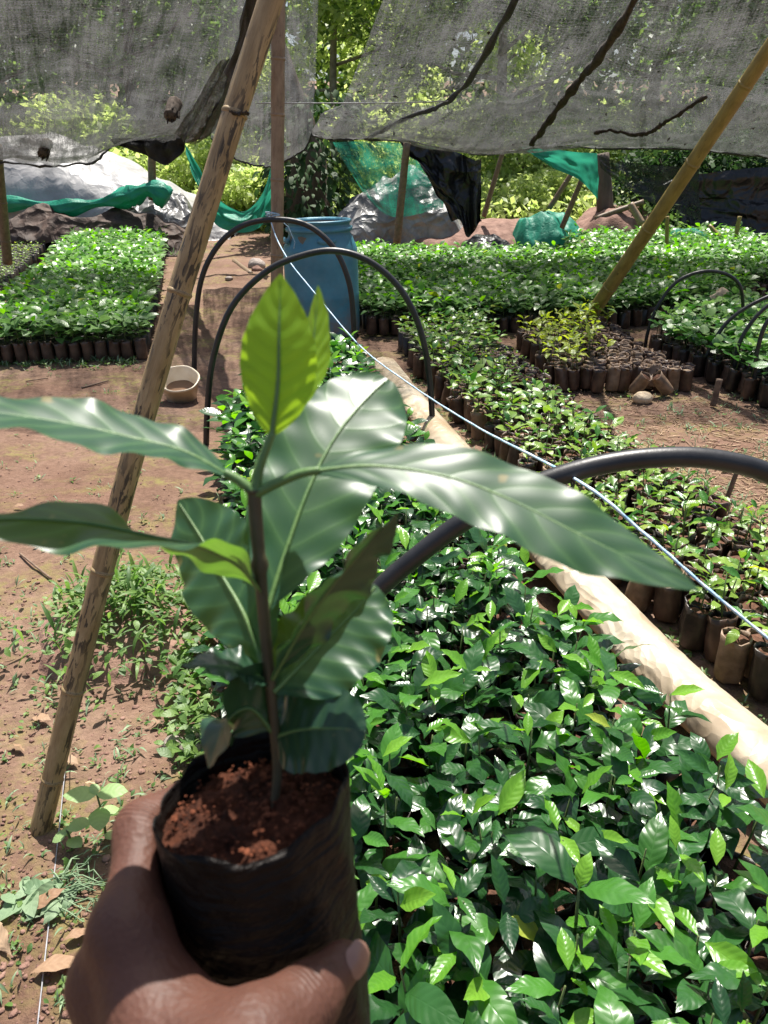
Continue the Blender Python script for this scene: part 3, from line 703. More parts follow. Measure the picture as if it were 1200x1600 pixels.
heap('black_plastic_scrap', 'black plastic scrap lying beneath the hanging black sheet', 'plastic sheet', (PY(765, 365, 10.8).x, 10.7), .34, .3, .26, 'tarp_black', 14, .12, 4, .3, 40)
cg = PY(856, 360, 11.0)
heap('green_tarp_bundle', 'crumpled green tarp bundle on the soil mound', 'tarp', (cg.x, 10.9), .55, .42, .5, 'cloth_green', 15, .18, 2.4, .1, 80, lambda u, v: 1 - .2 * u, rough=.6)
cloth('green_cloth_scrap', 'green cloth hanging under the net edge above the sunlit slope', 'cloth',
      [PY(812, 228, 9.8), PY(850, 232, 9.8), PY(900, 238, 9.8), PY(934, 240, 9.8)], [PY(826, 238, 9.8), PY(864, 262, 9.8), PY(905, 282, 9.8), PY(934, 312, 9.8)], 'cloth_green', 16, 40, 20, .06, 3)
cloth('black_wall_sheet', 'black net wall sheet hanging across the right background', 'net',
      [PY(985, 306, 11.5), PY(1040, 280, 11.5), PY(1110, 268, 11.5), PY(1290, 262, 11.5)], [PY(990, 372, 11.3), PY(1030, 384, 11.3), PY(1110, 390, 11.3), PY(1300, 400, 11.3)], 'tarp_black', 18, 70, 34, .2, 2.4, wav=2)
cloth('sagging_black_net', 'sagging black net strip running down from the canopy edge at right', 'net',
      [PY(935, 243, 10.4), PY(965, 252, 10.4), PY(1020, 258, 10.3), PY(1090, 262, 10.2)], [PY(938, 262, 10.4), PY(968, 285, 10.4), PY(1020, 318, 10.3), PY(1095, 345, 10.2)], 'net_black', 19, 40, 18, .06, 3)
cg = PY(1075, 370, 10.6)
heap('blue_green_net_heap', 'small tangled blue green net heap in front of the black wall sheet', 'net', (cg.x, 10.6), .36, .3, .42, 'net_green', 20, .12, 4, 0, 40)
heap('soil_mound', 'bare red soil mound beneath the hanging black sheet', 'soil mound', (PY(800, 370, 11.4).x, 11.5), 1.5, .8, .34, 'rock_red', 22, .05, 3, 0, 50, rough=.8)
heap('brush_heap', 'low heap of brush and soil below the black wall sheet', 'brush heap', (PY(985, 360, 11.6).x, 11.7), .8, .6, .55, 'rock_red', 23, .08, 3, 0, 40, rough=.8)
heap('pale_rubble', 'pale sunlit rubble bank behind the leaning bamboo pole', 'rubble', (PY(362, 282, 14.5).x, 14.9), .6, .5, .95, 'rock', 24, .06, 3, 0, 40)  # mound added to read as a patch of ground bleached by sun
heap('pale_sack', 'pale torn sack standing beside the green tarp bundle', 'sack', (PY(912, 380, 10.2).x, 10.15), .11, .1, .34, 'sacking', 25, .05, 9, .2, 30)
heap('pale_sack', 'pale plastic scrap lying behind the back bed below the black sheet', 'sack', (PY(735, 398, 10.0).x, 10.25), .22, .1, .16, 'sacking', 26, .05, 8, .1, 30)
heap('pale_sack', 'crumpled tan sack among the broad-leaved seedlings at right', 'sack', (PY(1130, 492, 6.6).x, 6.7), .17, .12, .36, 'sacking', 27, .06, 8, .1, 30)

def rock(label, p, s, mat, seed, cat='rock', name='rock'):
    r = random.Random(seed); mb = MB(); n = 10; m = 14; P = np.zeros((n, m, 3))
    for i in range(n):
        for j in range(m):
            a, b = math.pi * i / (n - 1), 2 * math.pi * j / m
            q = 1 + .5 * (float(fbm(np.array(math.sin(a) * math.cos(b) * 1.3 + seed), np.array(math.sin(a) * math.sin(b) * 1.3 + math.cos(a)), 2, seed)) - .5)
            P[i, j] = (s * q * math.sin(a) * math.cos(b), s * .8 * q * math.sin(a) * math.sin(b), s * .65 * q * math.cos(a))
    mb.grid(P, closed=True); o = mb.build(name, M[mat]); o.location = (p.x, p.y, float(terrain(p.x, p.y)) + s * .25); return tag(o, label, cat)
rock('orange stone on the soil mound left of the green tarp bundle', PY(806, 332, 12.6), .16, 'rock_red', 1)
rock('grey stone lying at the foot of the vertical bamboo post', PY(400, 392, 9.8), .12, 'rock', 2)
rock('red brown clod beside the vertical bamboo post', G(402, 424), .07, 'rock_red', 3)
rock('pale flat stone on the red path left of the hoops', G(358, 437), .045, 'rock', 4)
rock('pale crumpled lump lying in front of the empty bags', G(1003, 626), .06, 'sacking', 5)

def stick(name, label, a, b, r0, r1, mat='pole', cat='pole', nodes=0, n=10, bend=0.0, seed=0, seg=12):
    """a pole with node rings; a and b are world points, a at the base"""
    a, b = Vector(a), Vector(b); o = thing(name, label, cat, a); d = b - a
    side = d.cross(Vector((0, 1, 0))).normalized(); rr_ = random.Random(seed)
    ts = nodes if isinstance(nodes, list) else [(k + .55 + rr_.uniform(-.08, .08)) / nodes for k in range(nodes)]
    ns = max(n, len(ts) * 6); mb = MB(); pts = []; rad = []
    for i in range(ns + 1):
        t = i / ns; pts.append(d * t + side * bend * math.sin(math.pi * t)); rad.append(r0 + (r1 - r0) * t)
    mb.tube(pts, rad, seg, wob=lambda i, k: 1 + .02 * math.sin(k * 1.7 + i * .9)); mb.build('culm' if nodes else 'shaft', M[mat], o)
    if nodes:
        for t in ts:
            q = d * t + side * bend * math.sin(math.pi * t); R = r0 + (r1 - r0) * t; dn = d.normalized()
            m2 = MB(); m2.tube([q - dn * R * .26, q - dn * R * .14, q, q + dn * R * .12, q + dn * R * .22], [R * .99, R * 1.05, R * 1.10, R * 1.04, R * .99], seg); m2.build('node', M[mat], o)
    return o
stick('thin_pole', 'thin wooden pole standing before the green net sheet', PY(620, 380, 10.3), PY(636, 222, 10.2), .05, .045, nodes=3)
stick('thin_pole', 'thin leaning pole right of the hanging black sheet', PY(756, 338, 11.2), PY(786, 236, 11), .035, .03, nodes=3)
stick('thin_pole', 'upper left of two leaning poles before the sunlit slope', PY(858, 326, 10.9), PY(908, 248, 10.8), .035, .03, nodes=3)
stick('thin_pole', 'darker right one of two leaning poles, planted in the green tarp bundle', PY(878, 356, 10.5), PY(926, 240, 10.3), .035, .03, 'twig', nodes=3)
stick('thin_pole', 'short pale post standing behind the silver tarp heap', PY(238, 312, 11.4), PY(237, 225, 11.3), .055, .05, nodes=2)
stick('thin_pole', 'grey pole at the left edge beside the yellowish seedling bed', PY(12, 412, 8.6), PY(-6, 225, 8.4), .05, .05, 'pole', nodes=3)
stick('thin_pole', 'dark stub post behind the green cloth scrap', PY(946, 330, 11.8), PY(940, 240, 11.8), .12, .1, 'bark')
stick('stake', 'short stake upright before the brush heap', PY(1041, 398, 9.6), PY(1043, 338, 9.6), .025, .02, 'bamboo_olive', 'stake')
stick('stake', 'tilted short stake before the black wall sheet', PY(1148, 378, 10.6), PY(1156, 338, 10.6), .03, .025, 'bamboo_olive', 'stake')
stick('stake', 'dark short stake in the path beside the broad-leaved bed', G(1114, 634), G(1114, 634) + Vector((0.01, 0, .16)), .018, .018, 'twig', 'stake')
stick('stake', 'thin dark stake beside the near right seedlings under the black pipe', G(1128, 800), G(1128, 800) + Vector((0.03, 0, .2)), .010, .010, 'twig', 'stake')
stick('log', 'pale log lying in front of the brush heap', PY(905, 386, 10.4), PY(975, 372, 10.7), .045, .04, 'bamboo_olive', 'log', nodes=2)
stick('log', 'log resting on top of the brush heap', PY(930, 342, 11.4), PY(1006, 315, 11.3), .04, .035, 'pole', 'log', nodes=2)
stick('log', 'short log leaning against the brush heap', PY(1003, 350, 10.9), PY(985, 318, 11), .05, .04, 'bamboo_grey', 'log')
stick('log', 'thin pale log lying before the small net heap', PY(1136, 382, 10.4), PY(1108, 352, 10.6), .03, .025, 'bamboo_olive', 'log')
stick('log', 'cut branch lying on the red path beside the vertical post', G(392, 428), G(366, 408), .03, .03, 'pole', 'log')

# ------------------------------------------------------------------ shade net canopy
def netsheet(name, label, top, bot, Yt, Yb, seed, nu=90, nv=60, pull=(), sag=.10, wr=.05, k=14, swag=.0):
    T = spline([tuple(PY(x, y, Yt)) for x, y in top], nu); B = spline([tuple(PY(x, y, q)) for (x, y), q in zip(bot, Yb)], nu)
    s = np.linspace(0, 1, nu)[:, None]; t = np.linspace(0, 1, nv)[None, :]
    P = T[:, None, :] * (1 - t[..., None]) + B[:, None, :] * t[..., None]
    P[..., 2] -= sag * np.sin(np.pi * t) * (.6 + .6 * fbm(s * 3, t * 2, 2, seed))
    P[..., 2] += swag * np.sin(np.pi * np.clip(t, 0, 1)) * (fbm(s * 4.5 + t * .8, t * 1.4, 2, seed + 6) - .5) * 2
    w = ridged(s * k + t * 2.5, t * 2.2 + s, 3, seed + 1) - .5
    P[..., 2] += wr * w * (.15 + .85 * t) ; P[..., 1] += wr * 1.2 * (ridged(s * k * .8, t * 3, 2, seed + 4) - .5) * t
    for (u0, v0, du, dv, amp) in pull:                            # a pole end or a load pressing the net down
        P[..., 2] += amp * np.exp(-np.abs((s - u0) / du) ** 1.3 - np.abs((t - v0) / dv) ** 1.3)
    mb = MB(); c = P.reshape(-1, 3).mean(0); UV = np.stack([s + 0 * t, t + 0 * s], -1) * np.array([1.6, 1.6])
    mb.grid(P - c, UV); o = mb.build('mesh_panel' if False else name, M['net']); o.location = c; tag(o, label, 'shade net')
    return o, P
def hem_on(parent, P, path, rad, seed, name='hem', mat='net_hem', lift=.0):
    """a rolled dark seam that follows the net along grid parameters"""
    nu, nv = P.shape[:2]; q = spline([(a, b, 0) for a, b in path], 70); r = random.Random(seed); pts = []
    for a, b, _ in q:
        i = min(max(a, 0), 1) * (nu - 1); j = min(max(b, 0), 1) * (nv - 1); pts.append(tuple(P[int(round(i)), int(round(j))] + np.array((0, -.02, -.01)) - np.array(parent.location)))
    k_ = np.ones(7) / 7; Q = np.array(pts); Q = np.stack([np.convolve(np.pad(Q[:, c_], 3, 'edge'), k_, 'valid') for c_ in range(3)], -1); rn = vnoise(np.arange(70) * .35, np.zeros(70), seed)
    Q[:, 2] += .018 * (vnoise(np.arange(70) * .8, np.zeros(70), seed + 1) - .5)
    mb = MB(); mb.tube([tuple(v) for v in Q], [rad * (.55 + .6 * v) for v in rn], 8, wob=lambda i, k: 1 + .25 * math.sin(k * 2.1 + i * .8)); return mb.build(name, M[mat], parent)
oA, PA = netsheet('shade_net', 'grey shade net sagging over the left of the nursery',
    [(-260, -90), (0, -70), (200, -60), (330, -60), (420, -60)], [(-220, 262), (0, 252), (120, 256), (180, 228), (262, 226), (318, 212)], 4.9, [8.2, 8.4, 8.4, 8.5, 8.5, 8.4], 3,
    pull=[(.52, .99, .05, .12, -.06), (.80, .80, .05, .10, -.10)], sag=.10, swag=.22, wr=.10)
hem_on(oA, PA, [(1, 0), (.99, .3), (.985, .6), (.96, .85), (.92, 1)], .04, 1)
hem_on(oA, PA, [(.0, 1), (.25, 1), (.5, 1), (.7, 1), (1, 1)], .012, 2)
oB, PB = netsheet('shade_net', 'narrow grey net strip hanging behind the vertical bamboo post',
    [(350, -60), (420, -60), (500, -60)], [(330, 214), (365, 246), (420, 258), (470, 236), (488, 206)], 5.6, [9.2, 9.2, 9.2, 9.2, 9.2], 8, nu=50, sag=.05, k=7)
hem_on(oB, PB, [(0, 1), (.3, 1), (.6, 1), (1, 1)], .012, 3)
oC, PC = netsheet('shade_net', 'wide grey shade net with black seams spread over the right of the nursery',
    [(620, -60), (800, -60), (1000, -60), (1200, -70), (1420, -90)], [(480, 210), (545, 222), (605, 220), (690, 232), (752, 246), (838, 232), (920, 234), (1010, 232), (1105, 236), (1200, 246), (1330, 250)], 5.0,
    [9.4, 9.4, 9.3, 9.2, 9.1, 9.2, 9.3, 9.3, 9.2, 9.2, 9.0], 13, nu=120, pull=[(.50, .80, .05, .09, -.10)], sag=.12, wr=.12, swag=.26)
hem_on(oC, PC, [(.30, .0), (.285, .2), (.26, .5), (.20, .75), (.145, 1)], .022, 4, 'seam')
hem_on(oC, PC, [(.52, .0), (.515, .25), (.50, .45), (.485, .62), (.47, .78)], .034, 5, 'seam', 'litter')
hem_on(oC, PC, [(.75, .45), (.70, .55), (.66, .66), (.58, .72)], .018, 6, 'seam', 'litter')
hem_on(oC, PC, [(0, 1), (.2, 1), (.4, 1), (.6, 1), (.8, 1), (1, 1)], .014, 7)
# lower folds where the nets hang double
def fold_strip(label, top, bot, Yt, Yb, seed, k=10):
    o, P = netsheet('net_fold', label, top, bot, 7.0, Yb, seed, nu=70, nv=24, sag=.04, wr=.05, k=k); return o
def netsheet_y(top, Yt): return [tuple(PY(x, y, q)) for (x, y), q in zip(top, Yt)]
fold_strip('doubled grey fold of the left net sagging above the silver heap', [(-80, 148), (0, 158), (130, 184), (270, 184), (330, 150)], [(-120, 262), (0, 250), (120, 254), (190, 222), (310, 208)], 7, [8.1, 8.2, 8.2, 8.3, 8.2], 41)
fold_strip('doubled lower fold of the right net, left of the olive bamboo pole', [(520, 190), (640, 185), (780, 160), (900, 140), (1010, 160)], [(520, 216), (600, 218), (755, 243), (900, 230), (1010, 230)], 7, [9.1, 9.1, 8.9, 9.0, 9.1], 43)
fold_strip('doubled lower fold of the right net at the right edge', [(1000, 165), (1080, 130), (1200, 150), (1300, 160)], [(1000, 230), (1100, 234), (1200, 244), (1300, 250)], 7, [9.0, 9.0, 9.0, 9.0], 44)
# gathered black bunch where the left net is tied up
cloth('net_bunch', 'bunched black end of the left net tied up beside the leaning bamboo pole', 'net',
      [PY(344, 98, 5.4), PY(358, 92, 5.4), PY(368, 90, 5.4), PY(378, 92, 5.4)], [PY(276, 206, 6.9), PY(296, 224, 6.9), PY(322, 218, 6.9), PY(352, 178, 6.9)], 'net_black', 30, 60, 30, .10, 3)
cloth('net_bunch', 'black hem strip of the left net rising beside the leaning bamboo pole', 'net',
      [PY(386, -30, 4.8), PY(382, 20, 5.0), PY(370, 70, 5.2), PY(350, 112, 5.4)], [PY(404, -30, 4.8), PY(398, 30, 5.0), PY(386, 85, 5.2), PY(368, 150, 5.4)], 'net_hem', 32, 40, 14, .03, 2)
cloth('net_bunch', 'black gathered net scrap hanging below the left net edge', 'net',
      [PY(168, 216, 8.2), PY(210, 216, 8.2), PY(255, 214, 8.2), PY(292, 208, 8.2)], [PY(178, 226, 8.2), PY(222, 240, 8.2), PY(258, 258, 8.2), PY(288, 236, 8.2)], 'net_hem', 31, 40, 14, .06, 4)
# leaf litter caught in the net
rr = random.Random(77); mb = MB()
for _ in range(420):
    q = rr.random(); i = int(rr.random() * (PC.shape[0] - 1)); j = int((1 - rr.random() ** 2 * .8) * (PC.shape[1] - 1)); p = PC[i, j]
    scatter_leaf(mb, 'tree', Vector(p) + Vector((rr.gauss(0, .06), rr.gauss(0, .05), .01)), rr.uniform(.02, .07), rr, 0)
tag(mb.build('leaf_litter', M['litter']), 'dark fallen leaves caught in the right shade net', 'litter', kind='stuff')
for lab_, px, py, Yq, rr_ in (('broken pole end poking through the left net near its corner', 66, 238, 7.7, .05), ('larger dark pole end poking through the left net beside the leaning bamboo', 266, 178, 6.7, .06)):
    e = PY(px, py, Yq); q = stick('pole_end', lab_, e + Vector((.015, .13, .08)), e + Vector((0, -.02, -.02)), rr_, rr_ * .8, 'bark', 'pole end', seg=9)
    rg = random.Random(int(px)); m_ = MB()
    for k in range(9):
        a_ = k * .7; st_ = Vector((math.cos(a_) * rr_ * .7, -.15, -.09 + math.sin(a_) * rr_ * .7)); m_.tube([st_ + Vector((0, .05, .02)), st_ + Vector((rg.gauss(0, .015), -.02, rg.gauss(-.02, .02)))], [.016, .004], 5)
    m_.build('splinters', M['litter'], q)
mb = MB(); q = spline([tuple(PY(400, 161, 6)), tuple(PY(600, 161, 6)), tuple(PY(700, 158, 6))], 12); mb.tube([tuple(v) for v in q], .004, 5); tag(mb.build('string_line', M['string']), 'thin pale string stretched across the gap between the nets', 'string')

# ------------------------------------------------------------------ seedling beds
RB = random.Random(101)
def gp(x, y): p = G(x, y); return (p.x, p.y)
def gpz(x, y, z): p = G(x, y, z); return (p.x, p.y)
tube_line = [gpz(1390, 1390, .08), gpz(1250, 1243, .08), gpz(1045, 1060, .08), gpz(858, 862, .08), gpz(692, 690, .08), gpz(600, 572, .08)]
near_poly = [gpz(352, 1180, .25), gpz(345, 950, .25), gpz(352, 750, .25), gpz(356, 610, .25)]
near_poly = [(-.12, .45), (-.22, 1.0)] + near_poly + [(tube_line[5][0] - .2, tube_line[5][1])] + [(p[0] - .26, p[1]) for p in tube_line[4:0:-1]] + [(.95, .45)]
spots = bed_spots(RB, near_poly, .085, .16); spots.sort(key=lambda p: p[1])
def visible(x, y, z=.25):
    v = Vector((x, y, z)) - EYE; d = v.dot(F_)
    if d < .1: return False
    px, py = 600 + FPX * v.dot(R_) / d, 800 - FPX * v.dot(U_) / d
    return -60 < px < 1260 and py < 1680
spots = [p for p in spots if visible(*p)]
def near_lab(x, y):
    px = 600 + FPX * x / ((Vector((x, y, .25)) - EYE).dot(F_)); d_ = min((Vector((x, y)) - Vector(p)).length for p in spline([(a, b, 0) for a, b in tube_line], 60)[:, :2])
    if d_ < .34: return 'coffee seedling at the edge of the near bed leaning against the cream roll'
    if y < .95: return 'large-leaved glossy coffee seedling at the bottom edge right of the held bag'
    if y < 1.35: return 'glossy coffee seedling in the near bed below the thick black pipe'
    if px < 420: return 'coffee seedling along the left path edge of the near bed'
    if y < 2.0: return 'glossy coffee seedling in the near bed just behind the thick black pipe'
    return 'glossy coffee seedling in the middle of the near bed, before the second hoop'
for i, (x, y) in enumerate(spots[:300]):
    plant_seedling(RB, x, y, 'coffee', 'bag_dark', 'coffee_seedling', near_lab(x, y), 'coffee seedlings packed in the near bed', parts=True)
mass_seedlings(RB, spots[300:], 'coffee', 'coffee_seedlings_far', 'far end of the near bed of glossy coffee seedlings, before the blue drum', 'seedlings')
# one extra large leaf standing above the others near the bottom edge
big = thing('coffee_seedling', 'coffee seedling with one large pale leaf, tallest at the bottom edge', 'seedling', tuple(G(872, 1600, 0)), 'coffee seedlings packed in the near bed')
for az, el, L, k, m in ((2.35, .25, .165, 1, 'leaf_old'), (-.6, .3, .12, 2, 'leaf_mid'), (1.0, .8, .06, 3, 'leaf_new')):
    lf = link('leaf', leaf_mesh('near', k, m), big); lf.matrix_basis = lmat(az, el, 0, L, Vector((0, 0, .33)))
MB().tube([(0, 0, .1), (.004, 0, .25), (0, 0, .33)], [.004, .003, .002], 6).build('stem', M['stem'], big); link('pot_bag', BAGS['bag_dark'][0], big); link('soil', SOIL[0], big)

# right bed: smaller seedlings, rows of bags showing along its left side
rl = [gp(1300, 1230), gp(1182, 1122), gp(932, 932), gp(745, 704), gp(640, 590), gp(606, 540)]
rr_line = [gp(742, 522), gp(808, 590), gp(898, 660), gp(1000, 755), gp(1120, 830), gp(1310, 970)]
spots = bed_spots(RB, [(p[0] + .06, p[1]) for p in rl] + rr_line, .088, .12); spots = [p for p in spots if visible(*p, .1)]
spots.sort(key=lambda p: p[1])
ng = int(min(300, len(spots))); RLS = [tuple(q[:2]) for q in spline([(p[0] + .06, p[1], 0) for p in rl], 80)]
for i, (x, y) in enumerate(spots[:ng]):
    near = y < 3.4
    # the far right part of this bed is thin and stunted
    edge = (x - (.45 + (3.6 - y) * .27)) > .55
    st = 'small' if not edge and RB.random() < .85 else 'sparse'
    rowd = min((Vector((x, y)) - Vector(q)).length for q in RLS)
    plant_seedling(RB, x, y, st, RB.choice(['bag', 'bag', 'bag_dark', 'bag_tan']) if rowd < .14 else RB.choice(['bag', 'bag_dark', 'bag']) , 'small_seedling',
        ('short seedling in the outer row of bags facing the cream roll' if rowd < .14 else 'short seedling at the right edge below the thick black pipe' if y < 2.1 else 'short seedling in the right bed just behind the thick black pipe' if y < 3.2 else 'short seedling in the right bed between the pipe and the yellow seedlings'), 'short seedlings in the right bed', parts=near)
mass_seedlings(RB, spots[ng:], 'small', 'small_seedlings_far', 'far end of the right bed of short yellowish seedlings', 'seedlings')

# yellow patch with empty bags in front
yp = [gp(868, 612), gp(1085, 610), gp(1010, 575), gp(930, 518), gp(808, 542)]
spots = bed_spots(RB, yp, .086, .08); spots.sort(key=lambda p: p[1])
for i, (x, y) in enumerate(spots):
    py = 800 - FPX * (Vector((x, y, .1)) - EYE).dot(U_) / (Vector((x, y, .1)) - EYE).dot(F_)
    px = 600 + FPX * x / (Vector((x, y, .1)) - EYE).dot(F_)
    if px < 935 + RB.uniform(-30, 30) and py < 584 and RB.random() < .55:
        plant_seedling(RB, x, y, 'yellow', 'bag', 'yellow_seedling', 'yellow green seedling in a brown bag behind the empty bags', 'yellow seedlings beside the olive bamboo pole', parts=True)
    else:
        z = float(terrain(x, y)); k = RB.randrange(3)
        o = thing('empty_bag', 'brown soil bag without a plant in the block before the yellow seedlings', 'bag', (x, y, z), 'empty soil bags'); o.rotation_euler = (RB.gauss(0, .07), RB.gauss(0, .07), RB.random() * 6)
        link('pot_bag', BAGS[RB.choice(['bag', 'bag', 'bag_tan'])][k], o); link('soil', SOILD[k], o)
for k, (px, py, a) in enumerate(((985, 612, .9), (1015, 606, .5), (1040, 614, 1.2))):
    p = G(px, py); o = thing('fallen_bag', ['torn pale bag leaning at the front of the empty bags, leftmost of three', 'torn tan bag leaning at the front of the empty bags, middle of three', 'tan bag tipped over at the front right of the empty bags'][k], 'bag', (p.x, p.y - .05, .02)); o.rotation_euler = (a * .4, a * .5, k * 2.0)
    link('pot_bag', BAGS['bag_tan'][k], o); link('soil', SOIL[k], o)

# broad-leaved bed under the right-hand hoops
bp = [gp(1012, 558), gp(1200, 640), gp(1260, 650), gp(1260, 515), gp(1180, 505), gp(1060, 520)]
spots = [p for p in bed_spots(RB, bp, .098, .1) if visible(*p)]
for (x, y) in spots:
    plant_seedling(RB, x, y, 'broad', RB.choice(['bag', 'bag_dark']), 'broadleaf_seedling', 'pale broad-leaved seedling in a bag under the hoops at the right edge', 'broad-leaved seedlings at the right edge', parts=True)

ORD = ['first', 'second', 'third', 'fourth', 'fifth', 'sixth', 'seventh', 'eighth', 'ninth', 'tenth', 'eleventh', 'twelfth', 'thirteenth', 'fourteenth', 'fifteenth', 'sixteenth', 'seventeenth', 'eighteenth', 'nineteenth', 'twentieth'] + ['%dth' % k for k in range(21, 60)]
# left bed, back bed, far beds: the front row shows its bags, the rest is one carpet
def carpet(poly, sp_, style, front, name, lab_front, grp, lab_mass, bag='bag', rev=False, massname=None):
    spots = [p for p in bed_spots(RB, poly, sp_, .1) if visible(*p)]
    a, b = Vector(front[0]), Vector(front[1]); d = (b - a).normalized(); n = Vector((-d.y, d.x))
    L = (b - a).length; k = int(L / sp_); fr = [(a + d * (i + .5) * L / k) for i in range(k)]
    if rev: fr = fr[::-1]
    for i, q in enumerate(fr): plant_seedling(RB, q.x, q.y, style, bag, name, ORD[i] + ' ' + lab_front if lab_front else '', grp, parts=False, tiltbag=.03)
    rest = [s for s in spots if n.dot(Vector(s) - a) > sp_ * .7]
    mass_seedlings(RB, rest, style, massname or name + 's', lab_mass, 'seedlings')
lf0, lf1 = Vector(gp(-60, 568)), Vector(gp(232, 560))
lp = [lf0, lf1, lf1 + E_ * 5.6, lf0 + E_ * 5.6 + Vector((.1, 0))]
carpet([tuple(p) for p in lp], .092, 'bright', (lf0, lf1), 'left_bed_seedling', 'seedling from the right end of the left bed front row', 'front row of the left bed', 'dense carpet of bright green seedlings in the left bed', 'bag', rev=True)
q0 = lf0 + Vector((-.42, .6)); q1 = q0 + N_ * -1.2
carpet([tuple(q1), tuple(q0), tuple(q0 + E_ * 5), tuple(q1 + E_ * 5)], .08, 'sparse', (q1, q0), 'yellowish_seedling', 'small yellowish seedling from the right in the far left bed front row', 'front row of the far left bed', 'bed of small yellowish seedlings at the left edge', 'bag', rev=True)
b0, b1 = Vector(gp(572, 522)), Vector(gp(925, 520)); b2 = Vector(gp(1175, 482))
carpet([tuple(b0), tuple(b1), tuple(b2), tuple(b2 + E_ * 2.2), tuple(b1 + E_ * 3.2), tuple(b0 + E_ * 3.6)], .095, 'bright', (b0, b1), 'back_bed_seedling', 'seedling from the blue drum in the back bed front row', 'front row of the back bed', 'dense carpet of green seedlings in the back bed right of the blue drum', 'bag')
for i in range(14):
    t = (i + .5) / 14; q = b1.lerp(b2, t); plant_seedling(RB, q.x, q.y, 'bright', 'bag', 'back_bed_seedling', ORD[i] + ' back bed front seedling counting right from the olive bamboo pole', 'front row of the back bed at right', parts=False)
c0, c1_ = Vector(gp(1085, 462)), Vector(gp(1330, 470))
carpet([tuple(c0), tuple(c1_), tuple(c1_ + Vector((.2, 3.4))), tuple(Vector(gp(905, 412)) + E_ * .8), gp(905, 416), gp(985, 440)], .098, 'bright', (c0, c1_), 'far_bed_seedling', 'seedling from the left in the far right bed front row', 'front row of the far right bed', 'carpet of green seedlings in the far right bed before the black sheet', 'bag')

# ------------------------------------------------------------------ bamboo poles
a, b = G(55, 1300), PY(455, -100, 1.66)
a = Vector((a.x, a.y, -.03)); d = b - a
o = stick('bamboo_pole', 'thick mottled bamboo pole leaning across the left foreground', a, b, .0225, .0225, 'bamboo', 'bamboo pole', nodes=[.085, .20, .345, .50, .655, .835, .95], bend=.024, seg=20)
mb = MB(); q = d * .8365; r = random.Random(6)
for k in range(9):
    an = -2.2 + k * .16; e = q + Vector((math.cos(an) * .0245, math.sin(an) * .0245, 0)); mb.tube([e, e + Vector((math.cos(an) * .006, math.sin(an) * .006, r.uniform(-.004, .008)))], [.004, .001], 5)
mb.build('branch_scar', M['litter'], o)
pb = G(432, 560); pt = PY(430, -60, pb.y)
o = stick('bamboo_post', 'weathered upright bamboo post left of the blue drum', pb, Vector((pt.x + .02, pb.y, pt.z)), .043, .043, 'bamboo_grey', 'bamboo post', nodes=[.12, .30, .50, .66, .79, .92], seg=16)
a = G(905, 520); b = PY(1240, 20, 5.0)
stick('bamboo_pole', 'olive yellow bamboo pole leaning at the right behind the yellow seedlings', a, b, .055, .045, 'bamboo_olive', 'bamboo pole', nodes=[.2, .42, .63, .84], seg=16)

# ------------------------------------------------------------------ blue drum
t = NT('blue_drum_plastic'); v = t.coord('Object')
c = t.ramp(t.noise(5, 5, .6, v), [(.3, (.045, .19, .28)), (.7, (.095, .31, .42))])
sz = t.n('SeparateXYZ'); t.l(v, sz.inputs[0])
dirt = t.math('MULTIPLY', t.ramp(t.noise(7, 5, .65, v), [(.42, (0, 0, 0)), (.62, (1, 1, 1))]), t.ramp(sz.outputs[2], [(.02, (1, 1, 1)), (.35, (.12, .12, .12))]))
c = t.mix(t.math('MULTIPLY', dirt, .85), c, (.24, .15, .11)); t.l(c, t.b.inputs['Base Color']); t.b.inputs['Roughness'].default_value = .42
t.bump(t.noise(6, 4, .6, v), .12, .02); M['drum'] = t.m
M['drum_in'] = plain('drum_inside_stained', (.16, .13, .10), (.30, .24, .18), 6, .7, .2)
M['cream'] = plain('cream_tub_plastic', (.62, .50, .34), (.80, .70, .54), 6, .4, .15)
p = G(503, 533); R = .295; hh = .86
o = thing('blue_drum', 'open blue plastic drum with a rim at the end of the near bed', 'drum', (p.x, p.y + R, 0)); o.rotation_euler = (0, -.02, 0)
def drumwob(i, a):
    if i in (10, 11, 12): # two hand holds under the neck
        return 1 - .16 * max(0, math.cos(a - 3.45)) ** 30 - .16 * max(0, math.cos(a - .35 - math.pi * 1.5 + .9)) ** 30
    return 1
MB().lathe([(.01, 0), (R * .93, 0), (R * .99, .03), (R, .08), (R * 1.0, .3), (R * 1.012, .315), (R * 1.0, .33), (R, .56), (R * .995, .66), (R * .97, .69), (R * .93, .715), (R * .90, .74), (R * .86, .765), (R * .82, .785), (R * .82, .80)], 48, None, drumwob).build('barrel', M['drum'], o)
MB().lathe([(R * .82, .80), (R * .88, .803), (R * .89, .815), (R * .88, .83), (R * .82, .835), (R * .82, hh), (R * .86, hh + .004), (R * .865, hh + .018), (R * .84, hh + .024), (R * .79, hh + .02), (R * .77, hh)], 48).build('rim', M['drum'], o)
MB().lathe([(R * .77, hh), (R * .78, .72), (R * .9, .6), (R * .9, .2), (.01, .2)], 40).build('inside_wall', M['drum_in'], o)
for an in (3.45, 5.0):
    c_ = Vector((math.cos(an) * R * .90, math.sin(an) * R * .90, .735)); tg_ = Vector((-math.sin(an), math.cos(an), 0))
    MB().tube([c_ - tg_ * .07 + Vector((0, 0, .015)), c_ - tg_ * .03, c_ + tg_ * .03, c_ + tg_ * .07 + Vector((0, 0, .015))], [.012, .02, .02, .012], 8).build('hand_hold', M['drum'], o)

